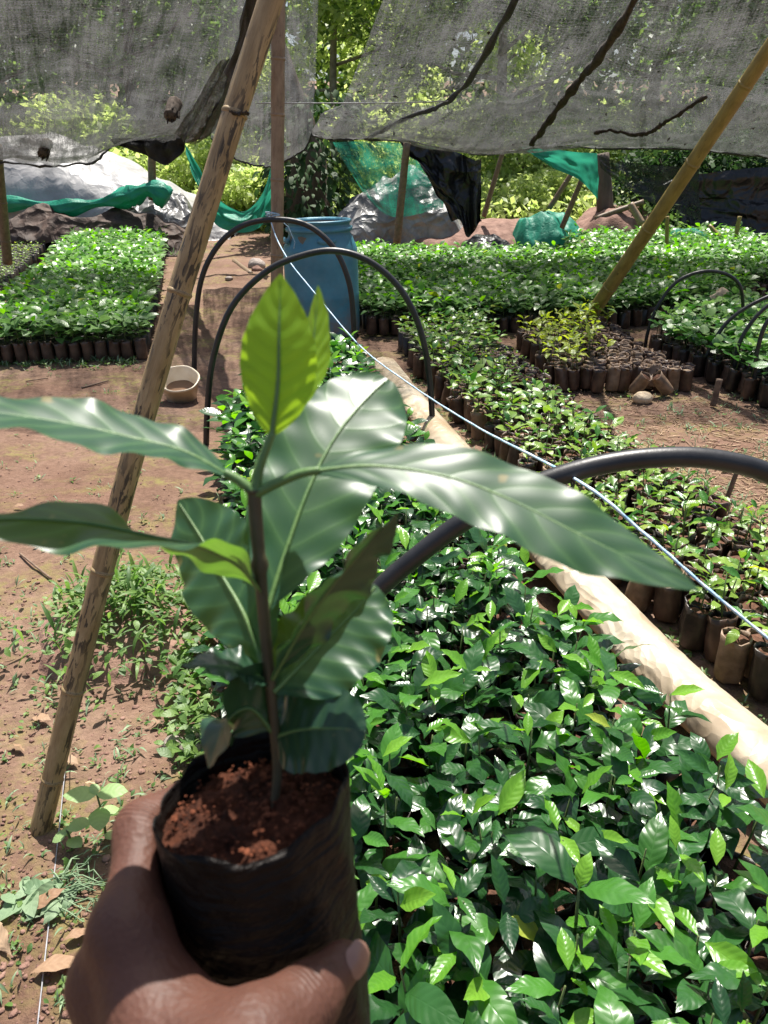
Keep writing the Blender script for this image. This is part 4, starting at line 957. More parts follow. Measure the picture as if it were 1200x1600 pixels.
# ------------------------------------------------------------------ cream tub
p = G(278, 628); o = thing('cream_tub', 'cream plastic tub of muddy water tilted on the soil path', 'tub', (p.x, p.y + .10, gz(p.x, p.y) + .005)); o.rotation_euler = (.42, -.06, .3)
R = .115
hexw = lambda i, a: 1 + .018 * math.cos(6 * a)
MB().lathe([(R * .74, 0), (R * .78, .004), (R * 1.0, .13), (R * 1.06, .132), (R * 1.07, .145), (R * 1.03, .148), (R * .97, .142), (R * .74, .012), (.002, .010)], 36, None, hexw).build('tub_wall', M['cream'], o)
t = NT('muddy_water'); t.b.inputs['Base Color'].default_value = (.20, .125, .08, 1); t.b.inputs['Roughness'].default_value = .06; t.bump(t.noise(12, 2, .5, t.coord('Object')), .08, .01); M['water'] = t.m
w = MB().lathe([(R * .82, .055), (R * .45, .0552), (.001, .0554)], 32, None, hexw).build('water', M['water'], o)

# ------------------------------------------------------------------ hoops of black pipe
def hoop(label, pts, r0, n=60):
    P = spline([tuple(p) for p in pts], n); o = thing('pipe_hoop', label, 'pipe hoop', P[0]); mb = MB(); mb.tube([tuple(v) for v in P - P[0]], r0, 12); mb.build('pipe', M['pipe'], o); return o
hA = 1.14
hoop('thick black pipe hoop arching over the near bed in the foreground',
     [(-.38, hA, -.05), (-.33, hA, .13)] + [tuple(PY(x, y, hA)) for x, y in ((430, 1160), (560, 958), (660, 862), (755, 796), (850, 752), (950, 724), (1050, 714), (1130, 720), (1205, 742), (1290, 800), (1370, 920), (1410, 1100))] + [(.98, hA, .12), (.99, hA, -.05)], .0165, 90)
yB = G(325, 690).y
hoop('black pipe hoop over the middle of the near bed, in front of the blue drum',
     [tuple(PY(322, 705, yB)), tuple(PY(324, 640, yB)), tuple(PY(333, 560, yB)), tuple(PY(362, 480, yB)), tuple(PY(415, 425, yB)), tuple(PY(470, 400, yB)), tuple(PY(525, 392, yB)), tuple(PY(580, 410, yB)), tuple(PY(628, 455, yB)), tuple(PY(658, 520, yB)), tuple(PY(672, 600, yB)), tuple(PY(677, 700, yB))], .0155)
yC = G(305, 582).y
hoop('black pipe hoop farthest along the near bed, touching the blue drum',
     [tuple(PY(303, 600, yC)), tuple(PY(306, 500, yC)), tuple(PY(316, 432, yC)), tuple(PY(342, 382, yC)), tuple(PY(380, 352, yC)), tuple(PY(430, 343, yC)), tuple(PY(480, 352, yC)), tuple(PY(520, 385, yC - .02)), tuple(PY(542, 430, yC - .03)), tuple(PY(551, 480, yC - .03)), tuple(PY(554, 560, yC - .03))], .0175)
yD = G(1010, 545).y
hoop('thin black pipe hoop over the left end of the broad-leaved seedlings',
     [tuple(PY(1006, 560, yD)), tuple(PY(1012, 520, yD)), tuple(PY(1028, 478, yD)), tuple(PY(1058, 440, yD)), tuple(PY(1100, 424, yD)), tuple(PY(1138, 430, yD)), tuple(PY(1158, 452, yD)), tuple(PY(1161, 500, yD + .1))], .013)
for (x0, y0, x1, y1, x2, y2, lab) in ((1086, 585, 1135, 505, 1215, 458, 'leftmost of three black pipe hoops rising at the right edge'), (1144, 602, 1158, 530, 1215, 468, 'middle of three black pipe hoops rising at the right edge'), (1178, 622, 1184, 545, 1215, 488, 'rightmost of three black pipe hoops rising at the right edge')):
    yy = G(x0, y0).y; e = PY(x2, y2, yy)
    hoop(lab, [tuple(PY(x0, y0 + 8, yy)), tuple(PY(x1, y1, yy)), tuple(e), tuple(e + Vector((.35, 0, .05))), tuple(e + Vector((.75, 0, -.2))), tuple(e + Vector((.9, 0, -.75)))], .013)

# ------------------------------------------------------------------ twine and strings
tw = [PY(421, 338, pb.y - .06), PY(432, 372, 5.0), PY(452, 408, 4.6), PY(482, 446, 4.2), PY(560, 538, 3.6), PY(640, 600, 2.9), PY(740, 664, 2.0), PY(893, 745, hA - .005), PY(1000, 828, .97), PY(1100, 915, .88), PY(1215, 1010, .8)]
P = spline([tuple(p) for p in tw], 120); mb = MB(); mb.tube([tuple(v) for v in P], [.0038 - .0018 * (i / 119) for i in range(120)], 8, wob=lambda i, k: 1 + .18 * math.sin(k * 3.14 + i * 1.7))
o = tag(mb.build('blue_twine', M['twine']), 'pale blue twine strung from the bamboo post over the hoops to the right', 'twine')
kn = MB(); c_ = PY(893, 747, hA); kn.tube([c_ + Vector((-.004, 0, .019)), c_ + Vector((0, -.02, .0)), c_ + Vector((.004, 0, -.018)), c_ + Vector((0, .02, 0)), c_ + Vector((-.004, 0, .019))], .0022, 6); kn.build('knot', M['pipe'], o)
pp = PY(428, 338, pb.y); kn = MB()
for k in range(3):
    kn.tube([pp + Vector((math.cos(a_ / 9 * 6.28) * .056, math.sin(a_ / 9 * 6.28) * .056, .01 * k + .01 * math.sin(a_ + k))) for a_ in range(10)], .004, 5)
kn.tube([pp + Vector((.03, -.055, 0)), pp + Vector((.10, -.07, -.06)), pp + Vector((.14, -.06, -.16)), pp + Vector((.13, -.06, -.2))], .003, 5)
kn.build('lashing', M['twine'], o)
st = [G(60, 1615), G(78, 1450), G(95, 1290), PY(112, 1120, 1.5), PY(118, 1085, 1.42)]
P = spline([tuple(p + Vector((0, 0, .012))) for p in st], 30); mb = MB(); mb.tube([tuple(v) for v in P], .0013, 6); tag(mb.build('grey_string', M['string']), 'grey string running along the ground beside the leaning bamboo base', 'string')

# ------------------------------------------------------------------ cream plastic roll along the bed
P = spline([(x, y, .085) for x, y in tube_line], 130); n = 26; Q = np.zeros((130, n, 3))
for i in range(130):
    t_ = P[min(i + 1, 129)] - P[max(i - 1, 0)]; t_ /= np.linalg.norm(t_); sd_ = np.array([t_[1], -t_[0], 0])
    for k in range(n):
        a = 2 * math.pi * k / n; ru = .068 * (1 + .10 * (float(fbm(np.array(i * .05), np.array(k * .25), 2, 3)) - .5)) + .012 * (float(ridged(np.array(i * .02 + 3.), np.array(k * .75), 2, 8)) - .5) + .004 * (float(ridged(np.array(i * .5), np.array(k * .35 + i * .1), 2, 12)) - .5)
        Q[i, k] = P[i] + sd_ * math.cos(a) * ru * 1.12 + np.array([0, 0, math.sin(a) * ru * .85])
mb = MB(); c_ = P.mean(0); mb.grid((Q - c_)[:, ::-1], closed=True); o = mb.build('plastic_roll', M['tube']); o.location = c_; tag(o, 'long crumpled cream plastic roll lying between the near bed and right bed', 'plastic roll')

# ------------------------------------------------------------------ weeds and litter on the left path
def weed(name, label, p, leaves, stem_h, mat='leaf_weed', shape='heart', cat='weed'):
    o = thing(name, label, cat, (p.x, p.y, gz(p.x, p.y)))
    MB().tube([(0, 0, -.01), (.003, .002, stem_h * .5), (0, 0, stem_h)], [.0032, .0028, .002], 6).build('stem', M['stem'], o)
    for az, el, L, f, k in leaves:
        lf = link('leaf', leaf_mesh(shape, k, mat), o); lf.matrix_basis = lmat(az, el, 0, L, Vector((0, 0, stem_h * f)))
    return o
weed('weed_sprout', 'heart-leaved weed sprout standing beside the leaning bamboo base', G(166, 1312), [(3.3, .15, .068, 1, 0), (.1, .25, .066, 1, 1), (-1.3, -.35, .052, .72, 2), (.6, .1, .04, .55, 3), (-.4, .0, .036, .12, 0), (2.2, .5, .03, 1, 1)], .125, 'leaf_sprout')
weed('weed_sprout', 'smaller weed sprout left of the heart-leaved one', G(112, 1330), [(.5, .2, .055, 1, 1), (3.6, -.3, .035, .9, 2), (-.6, .1, .045, .6, 0), (2.0, .3, .03, .7, 3)], .06, 'leaf_sprout')
p = G(60, 1402); o = thing('wilted_weeds', 'wilted uprooted weeds lying in a limp bundle on the soil', 'weeds', (p.x, p.y, gz(p.x, p.y)))
r = random.Random(61)
for k in range(24):
    lf = link('leaf', leaf_mesh('far' if k % 3 else 'near', k, 'leaf_wilt'), o)
    lf.matrix_basis = lmat(r.gauss(3.4, .8), r.gauss(.0, .12), r.gauss(0, .6), r.uniform(.04, .085), Vector((r.gauss(.02, .035), r.gauss(0, .02), r.uniform(.004, .03))))
mb = MB()
for k in range(46):
    a = r.gauss(.3, .9); q = Vector((r.gauss(.05, .02), r.gauss(.01, .02), r.uniform(.01, .035))); L = r.uniform(.04, .10)
    e = q + Vector((math.cos(a) * L, math.sin(a) * L * .6, r.gauss(.0, .01))); mb.tube([q, (q + e) / 2 + Vector((0, 0, r.uniform(0, .02))), e], [.0016, .0014, .0008], 4, False)
mb.build('stalks', M['leaf_wilt'], o)
# mound of weeds behind the pole
mb = MB(); mb2 = MB(); r = random.Random(64); cpt = G(205, 985)
heap('weed_mound_soil', 'low hump of soil under the weeds beside the leaning bamboo', 'soil mound', (cpt.x, cpt.y), .28, .26, .09, 'rock_red', 65, .03, 8, 0, 40)
for _ in range(1000):
    q = Vector((cpt.x + r.gauss(0, .13), cpt.y + r.gauss(0, .13), 0)); q.z = .02 + .09 * max(0, 1 - ((q.x - cpt.x) ** 2 + (q.y - cpt.y) ** 2) / .08) + r.random() * .06
    if r.random() < .35: scatter_leaf(mb2, 'blade', q, r.uniform(.04, .11), r, .6)
    else: scatter_leaf(mb, 'far', q, r.uniform(.018, .045), r, .3)
o = tag(mb.build('weed_clump', M['leaf_weed']), 'clump of grassy weeds behind the leaning bamboo pole', 'weeds', kind='stuff')
tag(mb2.build('blades', M['leaf_weed'], o), kind='stuff')
# straggling plants at the near bed's left edge
mb = MB(); r = random.Random(66)
for _ in range(420):
    t_ = r.random(); q = G(300 + r.gauss(0, 22), 940 + 260 * t_ + r.gauss(0, 6)); q.z = r.random() * .05 + .01
    scatter_leaf(mb, 'far' if r.random() < .7 else 'blade', q, r.uniform(.02, .055), r, .3)
tag(mb.build('bed_edge_weeds', M['leaf_weed']), 'weeds straggling along the left edge of the near bed', 'weeds', kind='stuff')
for k, (px, py) in enumerate(((270, 1165), (300, 1172), (318, 1150))):
    rock(['rounded green grey stone left of the held pot, leftmost', 'rounded green grey stone at the bed edge, middle of three', 'rounded stone under the bed edge weeds, rightmost of three'][k], G(px, py), .028 + .006 * k, 'rock', 70 + k)
r = random.Random(68); DL = [(50, 1122, .07, 'curled brown leaf'), (140, 1165, .05, 'pale dry leaf'), (125, 1205, .05, 'pinkish dry leaf'), (40, 1180, .06, 'flat pale brown leaf'), (20, 1500, .09, 'long dry leaf'), (50, 1530, .1, 'split dry leaf'), (45, 1440, .08, 'narrow straw-coloured leaf'), (235, 1140, .05, 'yellowish leaf'), (20, 790, .05, 'orange brown leaf'), (10, 640, .05, 'small russet leaf'), (130, 1232, .04, 'torn pink leaf'), (75, 1240, .05, 'flat pinkish leaf'), (262, 1170, .04, 'tan curled leaf'), (100, 1480, .06, 'thin brown leaf')]
near_to = ['above the bamboo base', 'right of the bamboo base', 'beside the grey string', 'left of the bamboo base', 'at the lower left edge', 'in the lower left corner', 'below the wilted weeds', 'near the bed edge stones', 'at the left edge of the path', 'far up the path at the left edge', 'by the weed sprout', 'just left of the bamboo foot', 'against the bed edge stones', 'left of the hand']
for (px, py, L, lb), nt in zip(DL, near_to):
    p = G(px, py); lf = link('dry_leaf', leaf_mesh('near', r.randrange(9), 'leaf_dry')); lf.matrix_basis = lmat(r.random() * 6.28, .1, r.gauss(0, .4), L, Vector((p.x, p.y, gz(p.x, p.y) + .012))); tag(lf, lb + ' lying ' + nt, 'dry leaf')
for k, (x0, y0, x1, y1, lb) in enumerate(((128, 607, 170, 598, 'dark stick lying on the path left of the tub'), (40, 595, 75, 590, 'small dark twig near the left bed'), (30, 860, 80, 905, 'thin bent twig on the soil left of the pole'), (260, 575, 268, 556, 'thin stalk standing behind the tub'))):
    a, b = G(x0, y0), G(x1, y1); stick('twig', lb, (a.x, a.y, gz(a.x, a.y) + .008), (b.x, b.y, gz(b.x, b.y) + .012), .008 if k == 0 else .004, .004, 'twig', 'twig', seg=6)

# ------------------------------------------------------------------ the seedling held up in the foreground
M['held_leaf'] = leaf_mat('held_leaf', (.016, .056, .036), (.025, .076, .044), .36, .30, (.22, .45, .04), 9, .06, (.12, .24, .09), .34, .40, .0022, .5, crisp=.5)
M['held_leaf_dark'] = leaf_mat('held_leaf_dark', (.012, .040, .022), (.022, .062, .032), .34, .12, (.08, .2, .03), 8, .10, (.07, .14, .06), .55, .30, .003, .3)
M['held_leaf_young'] = leaf_mat('held_leaf_young', (.16, .33, .018), (.22, .40, .025), .38, .55, (.42, .66, .03), 9, .15, (.075, .20, .012), .4, .5, .003)
M['held_stem'] = plain('held_woody_stem', (.05, .035, .018), (.085, .07, .03), 40, .6, .3, 120, bdist=.002)
M['petiole'] = plain('green_petiole', (.07, .15, .04), (.12, .21, .06), 40, .45, .1)
M['held_bag'] = plain('black_pot_bag', (.004, .0038, .0035), (.011, .008, .0065), 16, .6, .5, 45, spec=.10, bdist=.004)
M['held_soil'] = plain('held_red_soil', (.022, .009, .006), (.105, .036, .019), 60, .95, .9, 160, spec=.15, bdist=.006, lo=.35, hi=.7)
M['crumb_red'] = plain('soil_crumb', (.045, .015, .009), (.17, .055, .027), 70, .95, .6, 150, spec=.15, bdist=.004)
t = NT('muddy_black_bag'); v = t.coord('Object'); c = t.ramp(t.noise(16, 6, .6, v), [(.35, (.004, .0038, .0035)), (.65, (.011, .008, .0065))])
c = t.mix(t.ramp(t.noise(55, 5, .65, v), [(.62, (0, 0, 0)), (.74, (.75, .75, .75))]), c, (.075, .030, .017)); t.l(c, t.b.inputs['Base Color']); t.b.inputs['Roughness'].default_value = .5; t.b.inputs['Specular IOR Level'].default_value = .14
t.bump(t.math('ADD', t.noise(45, 5, .6, v, 1.5), t.math('MULTIPLY', t.noise(14, 3, .5, t.mapping(v, (1, 1, 4)), 2.0), 2.0)), .7, .006); M['held_bag'] = t.m
pc = C(393, 1258, .36)
zax = Vector((-.075, .12, .98)).normalized(); xax = Vector((1, 0, 0)); xax = (xax - zax * xax.dot(zax)).normalized(); yax = zax.cross(xax)
PM = Matrix((xax, yax, zax)).transposed().to_4x4(); PM.translation = pc
PR = .0445
held = thing('potted_seedling', 'coffee seedling in a black soil bag held up in the hand', 'seedling', pc)
def tolocal(mb, par): L = np.array(par.location); mb.V = [v - L for v in mb.V]; return mb
def potpt(x, y, z): return PM @ Vector((x, y, z))
# bag
seg = 72; rows = [(0.02, -.172), (.75, -.172), (.95, -.165), (1.0, -.15), (1.01, -.12), (1.0, -.085), (1.0, -.06), (1.0, -.04), (.995, -.022), (1.0, -.008), (1.01, .002), (1.0, .006), (.985, .004), (.965, -.008), (.96, -.03)]
seg = 110; fine = []
for (q0, z0), (q1, z1) in zip(rows[:-1], rows[1:]):
    m_ = max(1, int(abs(z1 - z0) / .0035)); fine += [(q0 + (q1 - q0) * k / m_, z0 + (z1 - z0) * k / m_) for k in range(m_)]
rows = fine + [rows[-1]]
Q = np.zeros((len(rows), seg, 3))
for i, (q, z) in enumerate(rows):
    for k in range(seg):
        a = 2 * math.pi * k / seg; back = max(0, math.sin(a)); up = (z + .17) / .17
        w = 1 + .025 * math.sin(3 * a + z * 20 + 1) * up + .010 * math.sin(11 * a + z * 60) + .035 * (float(fbm(np.array(a * 2.5), np.array(z * 40.), 2, 4)) - .5) + .03 * (float(ridged(np.array(a * 2.2 + z * 22), np.array(z * 55 - a), 2, 14)) - .5)
        zz = z + (.006 * math.cos(a) - .0045 * math.sin(a) + .016 * back ** 1.3 + .004 * math.sin(2 * a + .5) + .004 * (float(vnoise(np.array(a * 5), np.array(0.), 3)) - .5)) * max(0, min(1, (z + .04) / .04))
        p = potpt(PR * q * w * math.cos(a), PR * q * w * math.sin(a), zz); Q[i, k] = tuple(p)
tolocal(MB().grid(Q[:, ::-1], closed=True), held).build('pot_bag', M['held_bag'], held)
# soil surface with crumbs
nr, ns = 26, 64; Q = np.zeros((nr, ns, 3))
for i in range(nr):
    for k in range(ns):
        a = 2 * math.pi * k / ns; q = PR * .965 * (i + .02) / (nr - 1); x, y = q * math.cos(a), q * math.sin(a)
        z = -.001 + .012 * (float(fbm(np.array(x * 90 + 5), np.array(y * 90 + 3), 3, 6)) - .5) + .006 * (float(ridged(np.array(x * 200), np.array(y * 200), 2, 7)) - .5) - .004 * (i / nr) ** 3 + .13 * x - .10 * y
        Q[i, k] = tuple(potpt(x, y, z))
tolocal(MB().grid(Q, closed=True), held).build('soil', M['held_soil'], held)
r = random.Random(9); mb = MB()
for _ in range(520):
    a, q = r.random() * 6.28, PR * .93 * math.sqrt(r.random()); lump(mb, tuple(potpt(q * math.cos(a), q * math.sin(a), .13 * q * math.cos(a) - .10 * q * math.sin(a) + r.random() * .003)), min(.0028, .0004 + abs(r.gauss(0, .0006))), r, .8)
tag(tolocal(mb, held).build('soil_crumb_layer', M['crumb_red'], held, False), kind='stuff')
# stem
sp_ = [potpt(.008, -.004, -.012), C(433, 1215, .357), C(430, 1150, .353), C(421, 1060, .346), C(412, 960, .340), C(405, 870, .335), C(399, 800, .331), C(397, 765, .329)]
SP = spline([tuple(p) for p in sp_], 40)
tolocal(MB().tube([tuple(v) for v in SP], [.0020 + .0012 * (i / 39) + (.0012 if i in (27, 39) else 0) for i in range(40)], 12), held).build('stem', M['held_stem'], held)
def petiole(pts, r0, r1, mat='petiole'):
    P = spline([tuple(p) for p in pts], 14); tolocal(MB().tube([tuple(v) for v in P], [r0 + (r1 - r0) * i / 13 for i in range(14)], 10), held).build('petiole', M[mat], held)
HP = [.02, .12, .42, .70, .93, 1, .92, .68, .40, .17, .0]
def hleaf(mid, side, wpx, mat, seed, fold=.12, wave=.0022, quilt=.00012, prof=HP, nveins=9, nu=80, nv=22, curl=0.0, wfreq=20, rib=True, label=None):
    mids = [C(*m) for m in mid]; Pm = spline([tuple(p) for p in mids], nu); Sd = spline([tuple(camvec(*s_)) for s_ in side], nu)
    T = np.gradient(Pm, axis=0); T /= np.linalg.norm(T, axis=1)[:, None]; Sd -= T * (Sd * T).sum(1)[:, None]; Sd /= np.linalg.norm(Sd, axis=1)[:, None]; N = np.cross(T, Sd)
    if N.mean(0)[2] < 0: pass
    dm = np.mean([m[2] for m in mid]); W = wpx * dm / FPX
    t = np.linspace(0, 1, nu); w = np.interp(t, PT, prof); k_ = np.ones(5) / 5; w = np.convolve(np.pad(w, 2, 'edge'), k_, 'valid') * W
    v = np.linspace(-1, 1, nv + 1); P = np.zeros((nu, nv + 1, 3)); rr_ = random.Random(seed); ph = rr_.random() * 6
    for j, q in enumerate(v):
        e = abs(q); pos = t - .17 * e ** 1.3
        off = fold * e * w + curl * e * e * w + quilt * (np.abs(np.sin(math.pi * nveins * pos)) ** .6) * min(1, e * 5) * (1 - .4 * e) * np.minimum(1, w / W * 2)
        off = off + wave * e ** 2 * (np.sin(t * wfreq + ph + (0 if q > 0 else 1.9)) + .5 * np.sin(t * wfreq * 2.3 + ph * 2)) * np.minimum(1, w / W * 1.5)
        ed = q * w * (1 + .015 * np.sin(t * 43 + ph) * e)
        P[:, j] = Pm + Sd * ed[:, None] + N * off[:, None]
    UV = np.stack(np.meshgrid(t, (v + 1) / 2, indexing='ij'), -1)
    lf = tolocal(MB().grid(P, UV), held).build('leaf', M[mat], held)
    if label: lf['label'] = label
    if rib:
        mb = MB(); mb.tube([tuple(p - n_ * .0004) for p, n_ in zip(Pm[:-3], N[:-3])], [.0013 * (1 - .8 * i / nu) for i in range(nu - 3)], 6)
        L = np.array(held.location); mb.V = [q - L for q in mb.V]; mb.build('midrib', M['petiole'], lf)
    return lf
# side vectors are (right, up, towards viewer); normal = tangent x side
# young backlit pair at the top
hleaf([(424, 682, .326), (434, 600, .323), (436, 520, .321), (438, 428, .323)], [(-1, 0, .12), (-1, .04, .12)], 60, 'held_leaf_young', 1, fold=-.10, wave=.0006, quilt=.00012, nveins=9, prof=[.05, .2, .48, .76, .97, 1, .93, .70, .40, .17, 0], label='bright yellow green young leaf')
hleaf([(436, 668, .330), (476, 600, .336), (490, 530, .342), (497, 446, .346)], [(-.75, 0, -.65), (-.7, .05, -.7)], 40, 'held_leaf_young', 2, fold=-.1, wave=.0004, quilt=.0002, nveins=9, label='bright yellow green young leaf behind the first')
petiole([C(398, 775, .329), C(404, 735, .328), C(414, 706, .327), C(426, 676, .326)], .0026, .0016)
# right-hand long leaf
petiole([C(399, 772, .329), C(430, 756, .327), C(470, 740, .325), C(500, 735, .324)], .0025, .0018)
hleaf([(478, 738, .325), (580, 728, .322), (700, 745, .316), (800, 782, .310), (900, 832, .302), (1000, 880, .296), (1092, 922, .290)], [(.1, .95, -.75), (.25, .9, -.75), (.4, .8, -.6), (.45, .75, -.5)], 76, 'held_leaf', 3, fold=.06, wave=.0013, quilt=.00012, curl=-.05)
# left upper leaf
petiole([C(397, 770, .329), C(375, 752, .328), C(350, 738, .327)], .0025, .0019)
hleaf([(368, 750, .328), (290, 706, .324), (200, 682, .318), (90, 658, .310), (-40, 642, .302), (-150, 650, .296)], [(.05, -.55, .85), (0, -.5, .85), (0, -.5, .85)], 74, 'held_leaf', 4, fold=.10, wave=.0014, quilt=.00012)
# left lower leaf, twisting to show its underside
hleaf([(412, 935, .338), (376, 888, .332), (318, 858, .325), (240, 840, .317), (130, 818, .310), (0, 812, .302), (-120, 826, .296)], [(-.15, -.55, -.85), (-.1, -.52, -.85), (0, -.42, -.9), (0, -.02, -1), (0, .42, -.9), (0, .5, -.88), (0, .5, -.88)], 84, 'held_leaf', 5, fold=.10, wave=.0022, quilt=.00012)
# leaf behind it, rising to the left
hleaf([(414, 1045, .346), (382, 960, .356), (345, 895, .372), (315, 840, .386), (278, 782, .402)], [(.80, .5, .30), (.80, .5, .30)], 80, 'held_leaf', 6, fold=.10, wave=.0022, prof=[.05, .16, .42, .72, .95, 1, .97, .82, .55, .28, 0])
# broad leaf behind the stem
hleaf([(418, 955, .342), (445, 868, .352), (480, 770, .366), (520, 690, .382), (565, 632, .398), (606, 592, .412)], [(.88, -.36, .25), (.86, -.4, .25), (.8, -.5, .2)], 98, 'held_leaf', 7, fold=.07, wave=.0020, quilt=.00025, prof=[.03, .10, .36, .66, .9, 1, 1, .92, .74, .5, .1], nveins=7)
# dark folded leaf at right with a sunlit one behind
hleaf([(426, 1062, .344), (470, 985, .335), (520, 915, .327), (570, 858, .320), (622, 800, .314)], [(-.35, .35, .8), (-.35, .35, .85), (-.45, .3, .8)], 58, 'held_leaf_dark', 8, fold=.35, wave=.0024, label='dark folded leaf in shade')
hleaf([(428, 1082, .346), (470, 1040, .352), (520, 990, .360), (560, 950, .366), (588, 915, .372)], [(.55, -.62, .45), (.55, -.62, .45)], 84, 'held_leaf', 9, fold=.06, wave=.0020, prof=[.05, .16, .48, .8, 1, 1, .95, .8, .55, .3, 0])
# lower leaves
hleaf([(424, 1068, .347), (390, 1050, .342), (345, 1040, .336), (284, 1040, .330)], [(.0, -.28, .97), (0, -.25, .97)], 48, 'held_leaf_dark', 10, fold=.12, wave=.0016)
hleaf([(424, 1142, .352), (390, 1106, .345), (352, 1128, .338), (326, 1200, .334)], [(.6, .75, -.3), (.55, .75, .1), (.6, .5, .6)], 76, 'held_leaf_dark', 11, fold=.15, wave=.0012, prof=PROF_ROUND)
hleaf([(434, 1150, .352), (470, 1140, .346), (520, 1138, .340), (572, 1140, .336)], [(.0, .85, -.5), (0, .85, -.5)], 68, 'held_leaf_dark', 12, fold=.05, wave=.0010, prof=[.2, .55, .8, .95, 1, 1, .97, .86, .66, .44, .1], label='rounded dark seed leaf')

# ------------------------------------------------------------------ the hand
def surface_nets(f, org, h):
    nx, ny, nz = f.shape; s = f < 0
    cs = [(0, 0, 0), (1, 0, 0), (0, 1, 0), (1, 1, 0), (0, 0, 1), (1, 0, 1), (0, 1, 1), (1, 1, 1)]
    sl = lambda a, c: a[c[0]:nx - 1 + c[0], c[1]:ny - 1 + c[1], c[2]:nz - 1 + c[2]]
    cnt = sum(sl(s, c).astype(np.int8) for c in cs); act = (cnt > 0) & (cnt < 8)
    I = np.argwhere(act); idx = -np.ones(act.shape, int); idx[act] = np.arange(len(I))
    fv = np.stack([f[I[:, 0] + c[0], I[:, 1] + c[1], I[:, 2] + c[2]] for c in cs], 1)
    acc = np.zeros((len(I), 3)); n = np.zeros(len(I))
    for a in range(8):
        for b in range(a + 1, 8):
            ca, cb = np.array(cs[a]), np.array(cs[b])
            if np.abs(ca - cb).sum() != 1: continue
            m = (fv[:, a] < 0) != (fv[:, b] < 0); t = np.where(m, fv[:, a] / np.where(m, fv[:, a] - fv[:, b], 1), 0)
            acc += (ca + t[:, None] * (cb - ca)) * m[:, None]; n += m
    V = (I + acc / n[:, None]) * h + org; Fs = []
    for d in range(3):
        e, g_ = [k for k in range(3) if k != d]
        A = s.take(range(f.shape[d] - 1), d); B = s.take(range(1, f.shape[d]), d)
        E = np.argwhere(A != B); E = E[(E[:, e] > 0) & (E[:, g_] > 0) & (E[:, e] < f.shape[e] - 1) & (E[:, g_] < f.shape[g_] - 1)]
        def q(de, dg): k = E.copy(); k[:, e] -= de; k[:, g_] -= dg; return idx[k[:, 0], k[:, 1], k[:, 2]]
        Qd = np.stack([q(0, 0), q(1, 0), q(1, 1), q(0, 1)], 1); flip = A[E[:, 0], E[:, 1], E[:, 2]]
        if d == 1: flip = ~flip
        Qd[~flip] = Qd[~flip][:, ::-1]; Fs.append(Qd)
    Fs = np.concatenate(Fs); return V, Fs[(Fs >= 0).all(1)]
def cyl(ang, z, rr_): a = math.radians(ang); return potpt(math.cos(a) * rr_, math.sin(a) * rr_, z)
caps = []
def chain(pts, rad):
    for i in range(len(pts) - 1): caps.append((np.array(pts[i]), np.array(pts[i + 1]), rad[i], rad[i + 1]))
mcp = [C(200, 1455, .330), C(172, 1535, .338), C(178, 1630, .346), C(200, 1720, .352)]
wr = [C(290, 1830, .285), C(262, 1862, .293), C(250, 1895, .302), C(245, 1930, .310)]
fr_ = [.0115, .0118, .011, .0096]
for k in range(4):
    z = -.016 - .0215 * k; R_f = PR + fr_[k] * .88
    pip, dip, tip = cyl(172, z, R_f + .002), cyl(122 - 2 * k, z - .002, R_f), cyl(84 - 3 * k, z - .004, R_f - .0015)
    chain([wr[k], mcp[k], pip, dip, tip], [.017, fr_[k] * 1.12, fr_[k] * 1.02, fr_[k] * .86, fr_[k] * .72])
chain(mcp, [.0125, .0125, .0118, .0105]); chain([(mcp[0] + wr[0]) / 2, (mcp[1] + wr[1]) / 2, (mcp[2] + wr[2]) / 2], [.0145, .0145, .014])
tc, tm, ti, tt = C(345, 1740, .272), C(398, 1628, .297), C(476, 1566, .316), C(535, 1504, .336)
chain([wr[0], tc, tm, ti, tt], [.018, .0190, .0158, .0116, .0096])
chain([C(218, 1475, .330), C(275, 1565, .321), C(352, 1625, .308), tm], [.010, .0108, .0118, .0135])          # web of the thumb
chain([C(225, 1560, .318), C(300, 1660, .298), tc], [.013, .017, .018])
wc = (wr[0] + wr[3]) / 2; el = Vector((-.17, -.06, .92))
chain([wc + Vector((.004, 0, 0)), wc.lerp(el, .35), el], [.027, .027, .034]); chain([wr[0], wc.lerp(el, .4)], [.02, .024]); chain([wr[3], wc.lerp(el, .4)], [.018, .024])
allp = np.array([c_[0] for c_ in caps] + [c_[1] for c_ in caps]); lo, hi = allp.min(0) - .045, allp.max(0) + .045; hres = .0021
gxs = [np.arange(lo[i], hi[i], hres) for i in range(3)]; GX, GY, GZ = np.meshgrid(*gxs, indexing='ij'); f = None; KS = .013
for a, b, ra, rb in caps:
    ab = b - a; L2 = (ab ** 2).sum() + 1e-12
    t_ = np.clip(((GX - a[0]) * ab[0] + (GY - a[1]) * ab[1] + (GZ - a[2]) * ab[2]) / L2, 0, 1)
    dd = np.sqrt((GX - a[0] - t_ * ab[0]) ** 2 + (GY - a[1] - t_ * ab[1]) ** 2 + (GZ - a[2] - t_ * ab[2]) ** 2) - (ra + (rb - ra) * t_)
    if f is None: f = dd
    else:
        hh_ = np.clip(.5 + .5 * (f - dd) / KS, 0, 1); f = f * (1 - hh_) + dd * hh_ - KS * hh_ * (1 - hh_)
dx, dy, dz = GX - pc.x, GY - pc.y, GZ - pc.z; al = dx * zax.x + dy * zax.y + dz * zax.z
rad_ = np.sqrt(np.maximum(dx * dx + dy * dy + dz * dz - al * al, 0)); pot_sd = np.maximum(rad_ - PR * 1.015, np.maximum(al - .006, -al - .172))
f = np.maximum(f, -pot_sd)
V, Fq = surface_nets(f, lo, hres)
t = NT('brown_skin'); v = t.coord('Object')
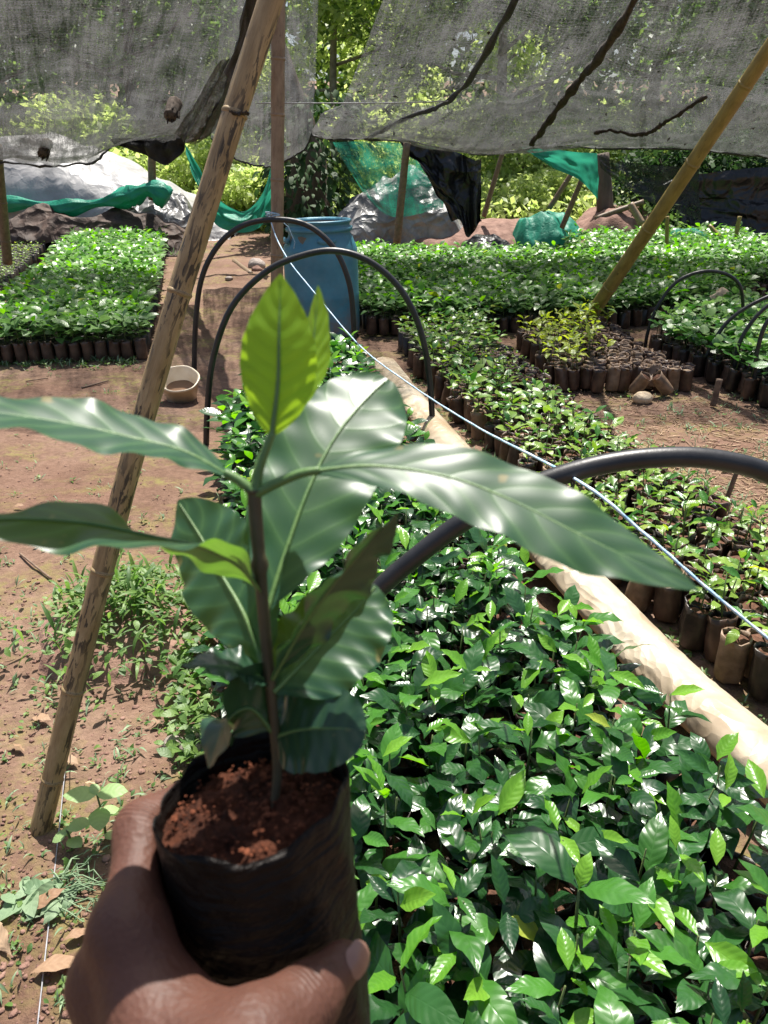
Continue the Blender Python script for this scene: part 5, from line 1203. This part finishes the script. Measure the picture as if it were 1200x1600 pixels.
c = t.ramp(t.noise(28, 5, .6, v), [(.3, (.070, .029, .019)), (.7, (.11, .047, .031))]); t.l(c, t.b.inputs['Base Color']); t.b.inputs['Roughness'].default_value = .58; t.b.inputs['Specular IOR Level'].default_value = .35
t.b.inputs['Subsurface Weight'].default_value = .12; t.b.inputs['Subsurface Radius'].default_value = (.008, .003, .0015); t.b.inputs['Subsurface Scale'].default_value = .4
vo = t.n('TexVoronoi'); vo.inputs['Scale'].default_value = 330; t.l(v, vo.inputs['Vector'])
hsum = t.math('ADD', t.math('MULTIPLY', vo.outputs['Distance'], .5), t.noise(160, 4, .6, v))
for jp, jd in ((ti - wc, (tt - tm).normalized()), (cyl(172, -.016, PR + .0123) - wc, (cyl(122, -.016, PR + .01) - mcp[0]).normalized())):   # creases over the joints
    sb = t.n('VectorMath', operation='SUBTRACT'); t.l(v, sb.inputs[0]); sb.inputs[1].default_value = jp
    dt = t.n('VectorMath', operation='DOT_PRODUCT'); t.l(sb.outputs[0], dt.inputs[0]); dt.inputs[1].default_value = jd
    ln_ = t.n('VectorMath', operation='LENGTH'); t.l(sb.outputs[0], ln_.inputs[0])
    msk = t.math('MAXIMUM', t.math('SUBTRACT', 1.0, t.math('DIVIDE', t.math('ABSOLUTE', dt.outputs['Value']), .007)), 0.0)
    msk = t.math('MULTIPLY', msk, t.math('MAXIMUM', t.math('SUBTRACT', 1.0, t.math('DIVIDE', ln_.outputs['Value'], .022)), 0.0))
    crs = t.math('SINE', t.math('ADD', t.math('MULTIPLY', dt.outputs['Value'], 2600.0), t.math('MULTIPLY', t.noise(120, 2, .5, v), 7.0)))
    hsum = t.math('ADD', hsum, t.math('MULTIPLY', t.math('MULTIPLY', crs, msk), 1.6))
t.bump(hsum, .4, .0018); M['skin'] = t.m
per = thing('person', 'left hand reaching in from below, thumb and fingers gripping the black soil bag', 'hand', wc)
mb = MB(); mb.add(V - np.array(wc), [tuple(q) for q in Fq.tolist()]); hd = mb.build('hand', M['skin'], per)
sm = hd.modifiers.new('smooth', 'SMOOTH'); sm.factor = .5; sm.iterations = 10
# thumb nail
M['nail'] = plain('nail', (.17, .088, .065), (.24, .135, .10), 40, .3, .05)
ax_ = (tt - ti).normalized(); nn = camvec(.50, .30, .80); nn = (nn - ax_ * nn.dot(ax_)).normalized(); sd_ = ax_.cross(nn); Q = np.zeros((12, 12, 3))
for i in range(12):
    for j in range(12):
        u, w_ = i / 11, (j / 11 - .5) * 2; lim = .0066 * (1 - .25 * (2 * u - 1) ** 4) * math.sqrt(max(.05, 1 - max(0, u - .7) ** 2 / .12)) * math.sqrt(max(.05, 1 - max(0, .25 - u) ** 2 / .09))
        x_ = w_ * lim; Q[i, j] = tuple(tt + ax_ * (-.0055 + .0150 * u) + sd_ * x_ + nn * (.0102 - x_ * x_ * 48 - .0042 * max(0, u - .35) ** 1.5) - wc)
MB().grid(Q).build('thumbnail', M['nail'], per)
